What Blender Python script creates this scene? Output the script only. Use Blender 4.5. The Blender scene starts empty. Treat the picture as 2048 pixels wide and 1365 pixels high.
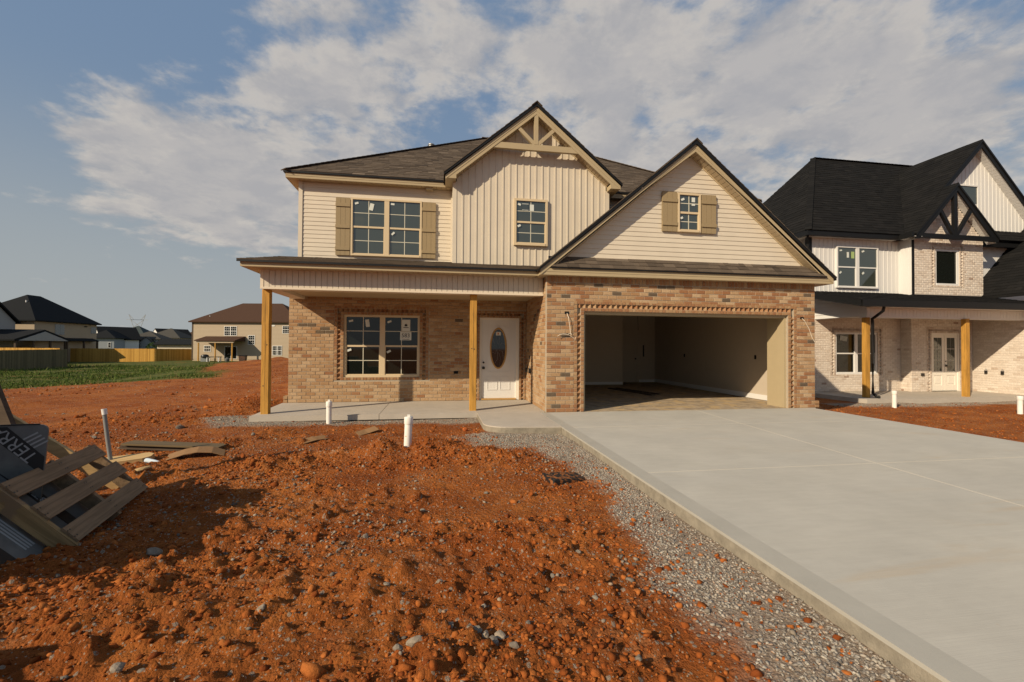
import bpy, math, random
import numpy as np
from mathutils import Vector, Matrix
random.seed(7)
RNG = np.random.default_rng(11)
SC = bpy.context.scene
COL = SC.collection
R = math.radians

# ------------------------------------------------------------------ camera
cam_d = bpy.data.cameras.new("camera")
cam = bpy.data.objects.new("camera", cam_d)
COL.objects.link(cam)
SC.camera = cam
YAW, PITCH, ROLL = R(9.2105), R(0.7992), R(0.3629)
fw = Vector((math.sin(YAW) * math.cos(PITCH), math.cos(YAW) * math.cos(PITCH), math.sin(PITCH)))
rt = Vector((math.cos(YAW), -math.sin(YAW), 0))
up = rt.cross(fw)
r2 = rt * math.cos(ROLL) + up * math.sin(ROLL)
u2 = -rt * math.sin(ROLL) + up * math.cos(ROLL)
M = Matrix((r2, u2, -fw)).transposed().to_4x4()
M.translation = Vector((-2.1617, -8.8898, 1.3343))
cam.matrix_world = M
cam_d.sensor_width = 36
cam_d.lens = 36 * 887.748 / 2048
cam_d.clip_start = .05
cam_d.clip_end = 5000

# ------------------------------------------------------------------ sun, sky, exposure
SUN_EL = 29.0
SUN_H = Vector((.83, .555, 0)).normalized()          # the way the light travels over the ground
sun_d = bpy.data.lights.new("sun", 'SUN')
sun_d.energy = 5.0
sun_d.angle = R(.53)
sun_d.color = (1.0, .845, .63)
sun = bpy.data.objects.new("sun", sun_d)
COL.objects.link(sun)
sdir = Vector((SUN_H.x * math.cos(R(SUN_EL)), SUN_H.y * math.cos(R(SUN_EL)), -math.sin(R(SUN_EL))))
sun.rotation_euler = sdir.to_track_quat('-Z', 'Y').to_euler()
sun.location = (-20, -15, 20)

world = bpy.data.worlds.new("World")
SC.world = world
world.use_nodes = True
wn, wl = world.node_tree.nodes, world.node_tree.links
wn.clear()


def N(nodes, typ, **kw):
    n = nodes.new(typ)
    for k, v in kw.items():
        setattr(n, k, v)
    return n


def mth(nt, op, a, b=None, c=None, clamp=False):
    n = nt.nodes.new('ShaderNodeMath')
    n.operation = op
    n.use_clamp = clamp
    for i, x in enumerate((a, b, c)):
        if x is None:
            continue
        if isinstance(x, (int, float)):
            n.inputs[i].default_value = x
        else:
            nt.links.new(x, n.inputs[i])
    return n.outputs[0]


def mixc(nt, f, a, b, bt='MIX'):
    n = nt.nodes.new('ShaderNodeMix')
    n.data_type = 'RGBA'
    n.blend_type = bt
    for s, x in ((n.inputs[0], f), (n.inputs[6], a), (n.inputs[7], b)):
        if isinstance(x, (int, float)):
            s.default_value = x
        elif isinstance(x, tuple):
            s.default_value = (*x, 1)
        else:
            nt.links.new(x, s)
    return n.outputs[2]


def ramp(nt, f, lo, hi, a=0., b=1., smooth=True):
    n = nt.nodes.new('ShaderNodeMapRange')
    n.interpolation_type = 'SMOOTHSTEP' if smooth else 'LINEAR'
    nt.links.new(f, n.inputs[0])
    n.inputs[1].default_value, n.inputs[2].default_value = lo, hi
    n.inputs[3].default_value, n.inputs[4].default_value = a, b
    return n.outputs[0]


def noise(nt, vec, scale, detail=4, rough=.55, dist=0.):
    n = nt.nodes.new('ShaderNodeTexNoise')
    if vec is not None:
        nt.links.new(vec, n.inputs['Vector'])
    n.inputs['Scale'].default_value = scale
    n.inputs['Detail'].default_value = detail
    n.inputs['Roughness'].default_value = rough
    n.inputs['Distortion'].default_value = dist
    return n.outputs['Fac']


SKY_STRENGTH = .07
wt = world.node_tree
sky = N(wn, 'ShaderNodeTexSky', sky_type='NISHITA')
sky.sun_disc = False
sky.sun_elevation = R(SUN_EL)
sky.sun_rotation = math.atan2(-SUN_H.x, -SUN_H.y)
sky.air_density, sky.dust_density, sky.ozone_density = 1.0, 2.0, 1.5
tc = N(wn, 'ShaderNodeTexCoord')
sep = N(wn, 'ShaderNodeSeparateXYZ')
wl.new(tc.outputs['Generated'], sep.inputs[0])
zc = mth(wt, 'MAXIMUM', sep.outputs[2], .0)
den = mth(wt, 'ADD', zc, .22)
cmb = N(wn, 'ShaderNodeCombineXYZ')
wl.new(mth(wt, 'DIVIDE', sep.outputs[0], den), cmb.inputs[0])
wl.new(mth(wt, 'DIVIDE', sep.outputs[1], den), cmb.inputs[1])
wl.new(mth(wt, 'MULTIPLY', zc, .8), cmb.inputs[2])
n1 = noise(wt, cmb.outputs[0], 4.3, 9, .6, .1)
n2 = noise(wt, cmb.outputs[0], 13.0, 7, .62, .1)
cover = mth(wt, 'ADD', mth(wt, 'MULTIPLY', n1, .85), mth(wt, 'MULTIPLY', n2, .35))
cover = mth(wt, 'SUBTRACT', cover, .13)
# cloud banks of this afternoon: direction, angular size, how much cover they add
BANKS = [(-0.425, 0.849, 0.315, 9, 0.25),
         (-0.354, 0.897, 0.264, 7, 0.20),
         (-0.46, 0.835, 0.305, 6, 0.12),
         (-0.488, 0.812, 0.32, 4, 0.05),
         (-0.528, 0.775, 0.347, 4, 0.16),
         (-0.575, 0.776, 0.259, 4, 0.05),
         (-0.259, 0.809, 0.527, 6, 0.14),
         (-0.152, 0.859, 0.489, 8, 0.16),
         (-0.05, 0.816, 0.575, 7, 0.1),
         (-0.195, 0.899, 0.391, 6, 0.14),
         (0.163, 0.817, 0.554, 10, 0.16),
         (0.288, 0.834, 0.47, 9, 0.14),
         (0.455, 0.756, 0.471, 10, 0.16),
         (0.512, 0.669, 0.539, 6, 0.05),
         (0.569, 0.743, 0.353, 9, 0.13),
         (0.66, 0.624, 0.417, 9, 0.15),
         (0.735, 0.534, 0.418, 8, 0.13),
         (0.795, 0.516, 0.318, 8, 0.12),
         (0.366, 0.737, 0.569, 7, 0.1),
         (-0.535, 0.736, 0.414, 9, -0.14),
         (-0.364, 0.779, 0.51, 4, -0.05),
         (-0.243, 0.873, 0.422, 2.5, -0.12),
         (0.093, 0.788, 0.609, 3.5, -0.15),
         (-0.124, 0.936, 0.331, 4, -0.05),
         (0.728, 0.498, 0.471, 4, -0.1),
         (-0.55, 0.823, 0.139, 9, -0.1),
         (-0.4, 0.909, 0.114, 8, -0.10),
         (-0.59, 0.745, 0.311, 5, -0.05),
         (0.638, 0.681, 0.359, 4, -0.04)]
for bx, by, bz, size, amt in BANKS:
    dp = N(wn, 'ShaderNodeVectorMath', operation='DOT_PRODUCT')
    wl.new(tc.outputs['Generated'], dp.inputs[0])
    dp.inputs[1].default_value = Vector((bx, by, bz)).normalized()
    cover = mth(wt, 'ADD', cover, ramp(wt, dp.outputs['Value'], math.cos(R(size * 1.45)), 1.0, 0, amt * .88))
cmask = ramp(wt, cover, .49, .73)
lit = ramp(wt, noise(wt, cmb.outputs[0], 6.5, 7, .62, .2), .36, .62)
ccol = mixc(wt, lit, (5.4, 5.35, 5.5), (8.2, 7.6, 6.9))
ccol = mixc(wt, ramp(wt, cover, .64, .84, 0, .65), ccol, (6.0, 5.8, 5.85))
hz = ramp(wt, sep.outputs[2], .0, .44, 1, 0)
grad = mixc(wt, ramp(wt, sep.outputs[2], .05, .55), (3.9, 4.8, 5.6), (2.7, 4.0, 6.0))
blue = mixc(wt, .75, sky.outputs[0], grad)
skyc = mixc(wt, mth(wt, 'MULTIPLY', hz, .85), blue, (5.3, 5.6, 5.6))
skyc = mixc(wt, mth(wt, 'MULTIPLY', cmask, .90), skyc, ccol)
bg = N(wn, 'ShaderNodeBackground')
bg.inputs[1].default_value = SKY_STRENGTH
wl.new(skyc, bg.inputs[0])
wo = N(wn, 'ShaderNodeOutputWorld')
wl.new(bg.outputs[0], wo.inputs[0])

SC.view_settings.view_transform = 'Standard'
SC.view_settings.look = 'None'
SC.view_settings.exposure = 0.07
SC.view_settings.gamma = 1
SC.view_settings.use_curve_mapping = False
SC.cycles.max_bounces = 5
SC.cycles.diffuse_bounces = 2
SC.cycles.use_denoising = True


# ------------------------------------------------------------------ materials
def material(name, base, rough=.7, spec=.3, ramp_stops=None, grain=None, bump=None, metal=0., ior=1.45, coat=0., speck=None, wood=None):
    """base colour, or ramp_stops picked by the 'tint' each piece carries; grain=(scale, amount); bump=(scale, distance)"""
    m = bpy.data.materials.new(name)
    m.use_nodes = True
    nt = m.node_tree
    p = nt.nodes['Principled BSDF']
    p.inputs['Roughness'].default_value = rough
    p.inputs['Specular IOR Level'].default_value = spec
    p.inputs['Metallic'].default_value = metal
    p.inputs['IOR'].default_value = ior
    geo = nt.nodes.new('ShaderNodeNewGeometry')
    pos = geo.outputs['Position']
    if ramp_stops:
        a = nt.nodes.new('ShaderNodeAttribute')
        a.attribute_name = 'tint'
        b = nt.nodes.new('ShaderNodeAttribute')
        b.attribute_name = 'tint'
        b.attribute_type = 'OBJECT'
        t = mth(nt, 'ADD', a.outputs['Fac'], b.outputs['Fac'])
        cr = nt.nodes.new('ShaderNodeValToRGB')
        cr.color_ramp.interpolation = 'LINEAR'
        els = cr.color_ramp.elements
        els[0].position, els[0].color = ramp_stops[0][0], (*ramp_stops[0][1], 1)
        els[1].position, els[1].color = ramp_stops[-1][0], (*ramp_stops[-1][1], 1)
        for q, c in ramp_stops[1:-1]:
            e = els.new(q)
            e.color = (*c, 1)
        nt.links.new(t, cr.inputs[0])
        col = cr.outputs[0]
    else:
        col = base
    if wood:
        sc_, amt, axis = wood
        mp = nt.nodes.new('ShaderNodeMapping')
        tcn = nt.nodes.new('ShaderNodeTexCoord')
        nt.links.new(tcn.outputs['Object'], mp.inputs[0])
        s3 = [sc_, sc_, sc_]
        s3['xyz'.index(axis)] = sc_ * .06
        mp.inputs['Scale'].default_value = s3
        w = noise(nt, mp.outputs[0], 1.0, 5, .6, .6)
        dark = tuple(c * .45 for c in base)
        col = mixc(nt, ramp(nt, w, .38, .62, amt, 0), col, dark)
    if grain:
        s_, amt = grain
        g = noise(nt, pos, s_, 5, .65)
        g = ramp(nt, g, .25, .75, 1 - amt, 1 + amt, False)
        gm = nt.nodes.new('ShaderNodeMix')
        gm.data_type = 'RGBA'
        gm.blend_type = 'MULTIPLY'
        gm.inputs[0].default_value = 1
        if isinstance(col, tuple):
            gm.inputs[6].default_value = (*col, 1)
        else:
            nt.links.new(col, gm.inputs[6])
        cc = nt.nodes.new('ShaderNodeCombineColor')
        for i in range(3):
            nt.links.new(g, cc.inputs[i])
        nt.links.new(cc.outputs[0], gm.inputs[7])
        col = gm.outputs[2]
    if speck:
        s_, thr, c_ = speck
        col = mixc(nt, ramp(nt, noise(nt, pos, s_, 3, .6), thr, thr + .06), col, c_)
    if isinstance(col, tuple):
        p.inputs['Base Color'].default_value = (*col, 1)
    else:
        nt.links.new(col, p.inputs['Base Color'])
    if bump:
        s_, dist = bump
        bp = nt.nodes.new('ShaderNodeBump')
        bp.inputs['Distance'].default_value = dist
        bp.inputs['Strength'].default_value = 1
        nt.links.new(noise(nt, pos, s_, 6, .65), bp.inputs['Height'])
        nt.links.new(bp.outputs[0], p.inputs['Normal'])
    return m


MAT = {}
BRICK_STOPS = [(0, (.12, .088, .06)), (.06, (.15, .108, .07)), (.10, (.27, .125, .06)), (.30, (.33, .175, .085)),
               (.55, (.36, .222, .115)), (.80, (.41, .268, .15)), (1, (.46, .32, .19))]
MAT['brick'] = material('brick_face', (.4, .25, .12), .88, .15, BRICK_STOPS, (38, .22), (90, .004))
MAT['mortar'] = material('mortar', (.40, .335, .25), .95, .1, None, (25, .15), (120, .004))
MAT['wbrick'] = material('limewashed_brick', (.6, .5, .4), .9, .15, [(0, (.30, .20, .15)), (.12, (.46, .36, .28)), (.4, (.58, .49, .40)), (1, (.68, .60, .51))], (30, .2), (80, .004))
MAT['wmortar'] = material('pale_mortar', (.58, .51, .43), .95, .1, None, (25, .1))
MAT['siding'] = material('cream_vinyl_siding', (.615, .54, .425), .5, .35, None, (2.2, .05))
MAT['trim'] = material('tan_trim', (.41, .325, .195), .5, .35, None, (4, .04))
MAT['soffit'] = material('tan_soffit', (.47, .37, .23), .55, .3)
MAT['cream_trim'] = material('cream_trim', (.70, .60, .46), .5, .35)
MAT['frame'] = material('almond_window_frame', (.60, .475, .30), .45, .4)
MAT['muntin'] = material('window_grille', (.56, .53, .42), .5, .3)
MAT['shutter'] = material('khaki_shutter', (.30, .225, .125), .6, .25, None, (30, .06))
MAT['shingle'] = material('brown_shingle', (.1, .08, .06), .95, .12, [(0, (.055, .043, .033)), (.35, (.090, .069, .051)), (.7, (.125, .096, .070)), (1, (.175, .136, .10))], (160, .3), (300, .003))
MAT['bshingle'] = material('black_shingle', (.02, .02, .02), .95, .1, [(0, (.009, .009, .009)), (.5, (.013, .0125, .012)), (1, (.019, .018, .017))], (160, .3), (300, .003))
MAT['black'] = material('black_metal_edge', (.008, .008, .008), .5, .35)
MAT['concrete'] = material('new_concrete', (.45, .395, .325), .9, .15, None, (2.2, .10), (140, .0015))
MAT['floor'] = material('dusty_garage_floor', (.36, .28, .19), .9, .15, None, (4, .5), (60, .002), speck=(3.1, .53, (.46, .33, .18)))
MAT['post'] = material('treated_pine', (.53, .275, .055), .7, .25, wood=(34, .55, 'z'), bump=(60, .002))
MAT['drywall'] = material('greige_drywall', (.50, .42, .32), .9, .15, None, (5, .03))
MAT['white'] = material('white_paint', (.70, .68, .64), .45, .4)
MAT['offwhite'] = material('cream_door_paint', (.78, .72, .62), .5, .35)
MAT['wsiding'] = material('white_vinyl_siding', (.68, .66, .62), .5, .35)
MAT['oak'] = material('honey_wood_ring', (.50, .30, .11), .5, .3)
MAT['darkmetal'] = material('dark_bronze_hardware', (.02, .018, .016), .4, .5)
MAT['steel'] = material('galvanised_steel', (.30, .30, .29), .5, .5, metal=.6)
MAT['cable'] = material('pale_cable', (.72, .62, .48), .6, .3)
MAT['pvc'] = material('white_pvc', (.80, .76, .68), .35, .45, None, (6, .08), speck=(9, .66, (.55, .34, .17)))
MAT['greypvc'] = material('grey_pvc', (.22, .23, .22), .4, .4)
MAT['plastic'] = material('black_plastic', (.018, .018, .018), .5, .4, speck=(22, .52, (.26, .095, .03)))
MAT['sticker'] = material('paper_sticker', (.62, .64, .58), .8, .2)
MAT['green_sticker'] = material('green_paper', (.35, .45, .18), .8, .2)
MAT['ink'] = material('black_ink', (.012, .012, .012), .8, .1)
MAT['cardboard'] = material('cardboard', (.27, .155, .075), .9, .1, None, (20, .15))
MAT['bronze'] = material('brown_trim_board', (.15, .105, .052), .7, .25, wood=(24, .3, 'x'))
MAT['pallet'] = material('weathered_pallet_wood', (.27, .18, .105), .85, .15, wood=(30, .55, 'x'), bump=(50, .002))
MAT['lumber'] = material('fresh_lumber', (.55, .37, .17), .75, .2, wood=(24, .35, 'x'))
MAT['stringer'] = material('worn_pine_stringer', (.38, .25, .115), .85, .15, wood=(30, .6, 'y'), bump=(50, .002), speck=(5, .56, (.24, .16, .09)))
MAT['darkwood'] = material('dark_weathered_plank', (.10, .072, .05), .85, .15, wood=(24, .4, 'x'))
MAT['wrap'] = material('grey_printed_wrap', (.12, .12, .112), .5, .35, None, (7, .3))
MAT['band'] = material('black_print_band', (.012, .012, .012), .5, .35)
MAT['print'] = material('grey_print', (.30, .30, .29), .6, .3)
MAT['clear'] = material('cloudy_plastic_bottle', (.55, .62, .66), .15, .6)
MAT['orange'] = material('orange_clay', (.52, .14, .035), .8, .2, None, (40, .2))
MAT['fence'] = material('raw_pine_fence', (.5, .3, .06), .85, .15, [(0, (.36, .19, .04)), (.5, (.46, .255, .055)), (1, (.54, .31, .075))], (8, .12))
MAT['shadefence'] = material('shade_greyed_fence', (.2, .15, .08), .9, .1, [(0, (.11, .095, .055)), (1, (.18, .15, .085))], (8, .12))  # darker copy of the fence wood, its shade put into the colour
MAT['tanside'] = material('tan_vinyl_siding', (.40, .315, .215), .6, .3)
MAT['greyside'] = material('grey_vinyl_siding', (.34, .34, .33), .6, .3)
MAT['brownroof'] = material('brown_roof', (.075, .042, .028), .95, .1, None, (9, .25))
MAT['blackroof'] = material('charcoal_roof', (.018, .019, .020), .95, .1, None, (9, .25))
MAT['slateroof'] = material('weathered_grey_roof', (.075, .07, .06), .95, .1, None, (5, .25))
MAT['leaf'] = material('bush_leaf', (.04, .075, .02), .8, .2)
MAT['bark'] = material('bark', (.07, .05, .035), .9, .1)


def glass_mat(name, tint, spec=.8, ior=1.9):
    return material(name, tint, .03, spec, ior=ior)


MAT['glass'] = glass_mat('dark_window_glass', (.008, .010, .008), .5, 1.5)
MAT['glass_up'] = glass_mat('upper_window_glass', (.040, .048, .038), .5, 2.0)
MAT['glass_door'] = glass_mat('leaded_door_glass', (.02, .024, .026), .5, 1.6)


# ------------------------------------------------------------------ mesh helpers
class MB:
    def __init__(s):
        s.v, s.f, s.t = [], [], []

    def add(s, vs, fs, tint=0.):
        b = len(s.v)
        s.v.extend(vs)
        s.f.extend([tuple(i + b for i in f) for f in fs])
        s.t.extend([tint] * len(fs))
        return s

    def box(s, x0, x1, y0, y1, z0, z1, tint=0.):
        vs = [(x, y, z) for z in (z0, z1) for x, y in ((x0, y0), (x1, y0), (x1, y1), (x0, y1))]
        return s.add(vs, [(3, 2, 1, 0), (4, 5, 6, 7), (0, 1, 5, 4), (1, 2, 6, 5), (2, 3, 7, 6), (3, 0, 4, 7)], tint)

    def prism(s, pts, axis, a0, a1, tint=0.):
        n = len(pts)
        def P(p, a):
            return {'x': (a, p[0], p[1]), 'y': (p[0], a, p[1]), 'z': (p[0], p[1], a)}[axis]
        vs = [P(p, a0) for p in pts] + [P(p, a1) for p in pts]
        fs = [tuple(range(n))[::-1], tuple(range(n, 2 * n))] + [(i, (i + 1) % n, n + (i + 1) % n, n + i) for i in range(n)]
        return s.add(vs, fs, tint)

    def hexa(s, p8, tint=0.):
        return s.add(p8, [(3, 2, 1, 0), (4, 5, 6, 7), (0, 1, 5, 4), (1, 2, 6, 5), (2, 3, 7, 6), (3, 0, 4, 7)], tint)

    def beam(s, p, q, w, h, upv=(0, 0, 1), tint=0.):
        p, q = Vector(p), Vector(q)
        d = (q - p).normalized()
        a = d.cross(Vector(upv))
        if a.length < 1e-4:
            a = d.cross(Vector((1, 0, 0)))
        a.normalize()
        b = a.cross(d).normalized()
        c = [tuple(e + a * (sx * w / 2) + b * (sz * h / 2)) for e in (p, q) for sx, sz in ((-1, -1), (1, -1), (1, 1), (-1, 1))]
        return s.hexa(c, tint)

    def tube(s, pts, r, n=8, tint=0., caps=True, r1=None):
        pts = [Vector(p) for p in pts]
        rings = []
        for i, p in enumerate(pts):
            d = (pts[min(i + 1, len(pts) - 1)] - pts[max(i - 1, 0)]).normalized()
            a = d.cross(Vector((0, 0, 1)))
            if a.length < 1e-3:
                a = Vector((1, 0, 0))
            a.normalize()
            b = d.cross(a).normalized()
            rr = r if r1 is None else r + (r1 - r) * i / (len(pts) - 1)
            rings.append([tuple(p + a * rr * math.cos(2 * math.pi * k / n) + b * rr * math.sin(2 * math.pi * k / n)) for k in range(n)])
        vs = [v for q in rings for v in q]
        fs = [(i * n + k, i * n + (k + 1) % n, (i + 1) * n + (k + 1) % n, (i + 1) * n + k) for i in range(len(pts) - 1) for k in range(n)]
        if caps:
            fs += [tuple(range(n))[::-1], tuple(range((len(pts) - 1) * n, len(pts) * n))]
        return s.add(vs, fs, tint)

    def lathe(s, prof, c=(0, 0, 0), n=16, tint=0.):
        vs = [(c[0] + r * math.cos(2 * math.pi * k / n), c[1] + r * math.sin(2 * math.pi * k / n), c[2] + z) for r, z in prof for k in range(n)]
        fs = [(i * n + k, i * n + (k + 1) % n, (i + 1) * n + (k + 1) % n, (i + 1) * n + k) for i in range(len(prof) - 1) for k in range(n)]
        fs += [tuple(range(n))[::-1], tuple(range((len(prof) - 1) * n, len(prof) * n))]
        return s.add(vs, fs, tint)

    def mesh(s, name, mat):
        me = bpy.data.meshes.new(name)
        me.from_pydata([tuple(v) for v in s.v], [], s.f)
        a = me.attributes.new('tint', 'FLOAT', 'FACE')
        a.data.foreach_set('value', s.t)
        me.materials.append(MAT[mat] if isinstance(mat, str) else mat)
        me.update()
        return me

    def build(s, name, mat, parent=None, smooth=False, **props):
        o = link(name, s.mesh(name, mat), parent, **props)
        if smooth:
            smooth_mesh(o.data)
        return o


def smooth_mesh(me, angle=40):
    me.polygons.foreach_set('use_smooth', [True] * len(me.polygons))
    me.set_sharp_from_angle(angle=R(angle))


def link(name, me, parent=None, **props):
    o = bpy.data.objects.new(name, me)
    COL.objects.link(o)
    if parent:
        o.parent = parent
    for k, v in props.items():
        o[k] = v
    return o


def thing(name, label, cat, loc=(0, 0, 0), group=None):
    o = bpy.data.objects.new(name, None)
    COL.objects.link(o)
    o.location = loc
    o['label'], o['category'] = label, cat
    o.empty_display_size = .2
    if group:
        o['group'] = group
    return o


def tag(o, label, cat, group=None):
    o['label'], o['category'] = label, cat
    if group:
        o['group'] = group
    return o


# the unit brick: a block with slightly worn (chamfered) front edges, front face at y = 0, body behind it
def brick_mesh(mat):
    c = .06
    mb = MB()
    ys = (0., .25)
    vs = [(c * .45, 0, c), (1 - c * .45, 0, c), (1 - c * .45, 0, 1 - c), (c * .45, 0, 1 - c), (0, .12, 0), (1, .12, 0), (1, .12, 1), (0, .12, 1),
          (0, 1, 0), (1, 1, 0), (1, 1, 1), (0, 1, 1)]
    fs = [(0, 1, 2, 3), (4, 5, 1, 0), (5, 6, 2, 1), (6, 7, 3, 2), (7, 4, 0, 3), (8, 9, 5, 4), (9, 10, 6, 5), (10, 11, 7, 6), (11, 8, 4, 7)]
    return vs, fs


BV, BF = brick_mesh(None)
BRICK_ME = {k: MB().add(BV, BF).mesh('brick', k) for k in ('brick', 'wbrick')}


class Brickwork:
    """collects bricks of one building; the largest-looking ones become objects, the rest one joined part"""
    def __init__(s, mat):
        s.items, s.mat = [], mat

    def put(s, origin, rot, size, tint):
        s.items.append((origin, rot, size, tint))

    def finish(s, parent, limit=300):
        cp = Vector((-2.16, -8.89, 1.33))
        def score(it):
            o, rot, sz, _ = it
            c = Vector(o) + Matrix.Rotation(rot, 3, 'Z') @ Vector((sz[0] / 2, 0, sz[2] / 2))
            n = Matrix.Rotation(rot, 3, 'Z') @ Vector((0, -1, 0))
            d = cp - c
            return -sz[0] * sz[2] * max(.01, n.dot(d.normalized())) / d.length_squared
        s.items.sort(key=score)
        for o, rot, sz, t in s.items[:limit]:
            b = link('brick', BRICK_ME[s.mat], parent, tint=t)
            b.location, b.rotation_euler, b.scale = o, (0, 0, rot), sz
        if len(s.items) > limit:
            mb = MB()
            for o, rot, sz, t in s.items[limit:]:
                m3 = Matrix.Rotation(rot, 3, 'Z')
                mb.add([tuple(m3 @ Vector((v[0] * sz[0], v[1] * sz[1], v[2] * sz[2])) + Vector(o)) for v in BV], BF, t)
            mb.build('brickwork', s.mat, parent, kind='stuff')


CO = .0813        # a course
BL = .2032        # brick and joint
JT = .0095


def brick_tint(red=.25, dark=.05):
    q = random.random()
    if q < dark:
        return random.uniform(0, .05)
    if q < dark + red:
        return random.uniform(.12, .35)
    return random.uniform(.40, 1.0)


def brick_wall(bw, face, at_, u0, u1, z0, z1, holes=(), red=.25, dark=.05, shift=0., depth=.07, dark_fn=None):
    """face 'front': plane y=at_, u=x, looks to -y;  'left': plane x=at_, looks to -x, u runs away (y) and is laid from u1 down to u0"""
    n0, n1 = int(round(z0 / CO)), int(round(z1 / CO))
    for n in range(n0, n1):
        za, zb = n * CO + JT / 2, (n + 1) * CO - JT / 2
        zm = (za + zb) / 2
        spans = [(u0, u1)]
        for (h0, h1, g0, g1) in holes:
            if g0 < zm < g1:
                new = []
                for a, b in spans:
                    if h1 <= a or h0 >= b:
                        new.append((a, b))
                    else:
                        if h0 > a:
                            new.append((a, h0))
                        if h1 < b:
                            new.append((h1, b))
                spans = new
        off = (n % 2) * BL / 2 + shift
        for a, b in spans:
            k = math.floor((a - u0 - off) / BL)
            x = u0 + off + k * BL
            while x < b - 1e-6:
                p, q = max(a, x), min(b, x + BL)
                if q - p > .03:
                    L = q - p - JT
                    t = brick_tint(red, dark)
                    if dark_fn:
                        t = dark_fn(p, n, t)
                    j = random.uniform(-.0025, .0025)
                    if face == 'front':
                        bw.put((p + JT / 2, at_ + j, za), 0, (L, depth, zb - za), t)
                    else:
                        bw.put((at_ + j, q - JT / 2, za), -math.pi / 2, (L, depth, zb - za), t)
                x += BL


def tooth_run_v(mb, face_y, x0, w, z0, z1, mat_t):
    """a vertical run of brick ends laid cornerwise (dogtooth) in a recess of a wall facing -y"""
    p = .115
    z = z0
    while z + p <= z1 + .02:
        t = mat_t()
        d = .055
        mb.prism([(face_y, z + p * .42), (face_y + d, z), (face_y + d, z + p)], 'x', x0, x0 + w, t)
        z += p


def tooth_run_h(mb, face_y, x0, x1, z0, h, mat_t):
    p = .115
    x = x0
    while x + p <= x1 + .02:
        t = mat_t()
        d = .055
        mb.prism([(x + p * .5, face_y), (x, face_y + d), (x + p, face_y + d)], 'z', z0, z0 + h, t)
        x += p


def brick_surround(bw, parent, y, x0, x1, z0, z1, mat, mortar, sill=False, w=.073, left=True, right=True):
    """ends of bricks in two rows with a dogtooth row between, round an opening x0..x1, z0..z1 in a wall facing -y"""
    red = lambda: random.choice((random.uniform(.12, .35), random.uniform(.3, .7)))
    teeth = MB()
    def col(xa, za, zb):
        n = int(round((zb - za) / CO))
        hgt = (zb - za) / max(n, 1)
        for k in range(n):
            bw.put((xa + JT / 2, y - .002, za + k * hgt + JT / 2), 0, (w - JT, .07, hgt - JT), red())
    def row(xa, xb, za, h=None):
        h = h or w
        n = int(round((xb - xa) / .076))
        s = (xb - xa) / n
        for k in range(n):
            bw.put((xa + k * s + JT / 2, y - .002, za + JT / 2), 0, (s - JT, .07, h - JT), red())
    zb0 = z0 - (w if sill else 0)
    top = z1 + 3 * w
    if left:
        col(x0 - w, z0, z1 + w * .0)
        tooth_run_v(teeth, y + .002, x0 - 2 * w, w, z0 if not sill else z0 - w, z1 + w, red)
        col(x0 - 3 * w, zb0, top)
    if right:
        col(x1, z0, z1)
        tooth_run_v(teeth, y + .002, x1 + w, w, z0 if not sill else z0 - w, z1 + w, red)
        col(x1 + 2 * w, zb0, top)
    xa, xb = (x0 - w if left else x0), (x1 + w if right else x1)
    row(xa, xb, z1)
    xa, xb = (x0 - 2 * w if left else x0), (x1 + 2 * w if right else x1)
    tooth_run_h(teeth, y + .002, xa, xb, z1 + w, w, red)
    row(xa, xb, z1 + 2 * w)
    if sill:
        row(x0 - w, x1 + w, z0 - w)
    teeth.build('dogtooth_bricks', mat, parent, kind='stuff')


def clip_poly(poly, axis, val, keep_less):
    out = []
    n = len(poly)
    for i in range(n):
        p, q = poly[i], poly[(i + 1) % n]
        a = (p[axis] <= val) if keep_less else (p[axis] >= val)
        b = (q[axis] <= val) if keep_less else (q[axis] >= val)
        if a:
            out.append(p)
        if a != b:
            t = (val - p[axis]) / (q[axis] - p[axis])
            out.append((p[0] + t * (q[0] - p[0]), p[1] + t * (q[1] - p[1])))
    return out


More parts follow.
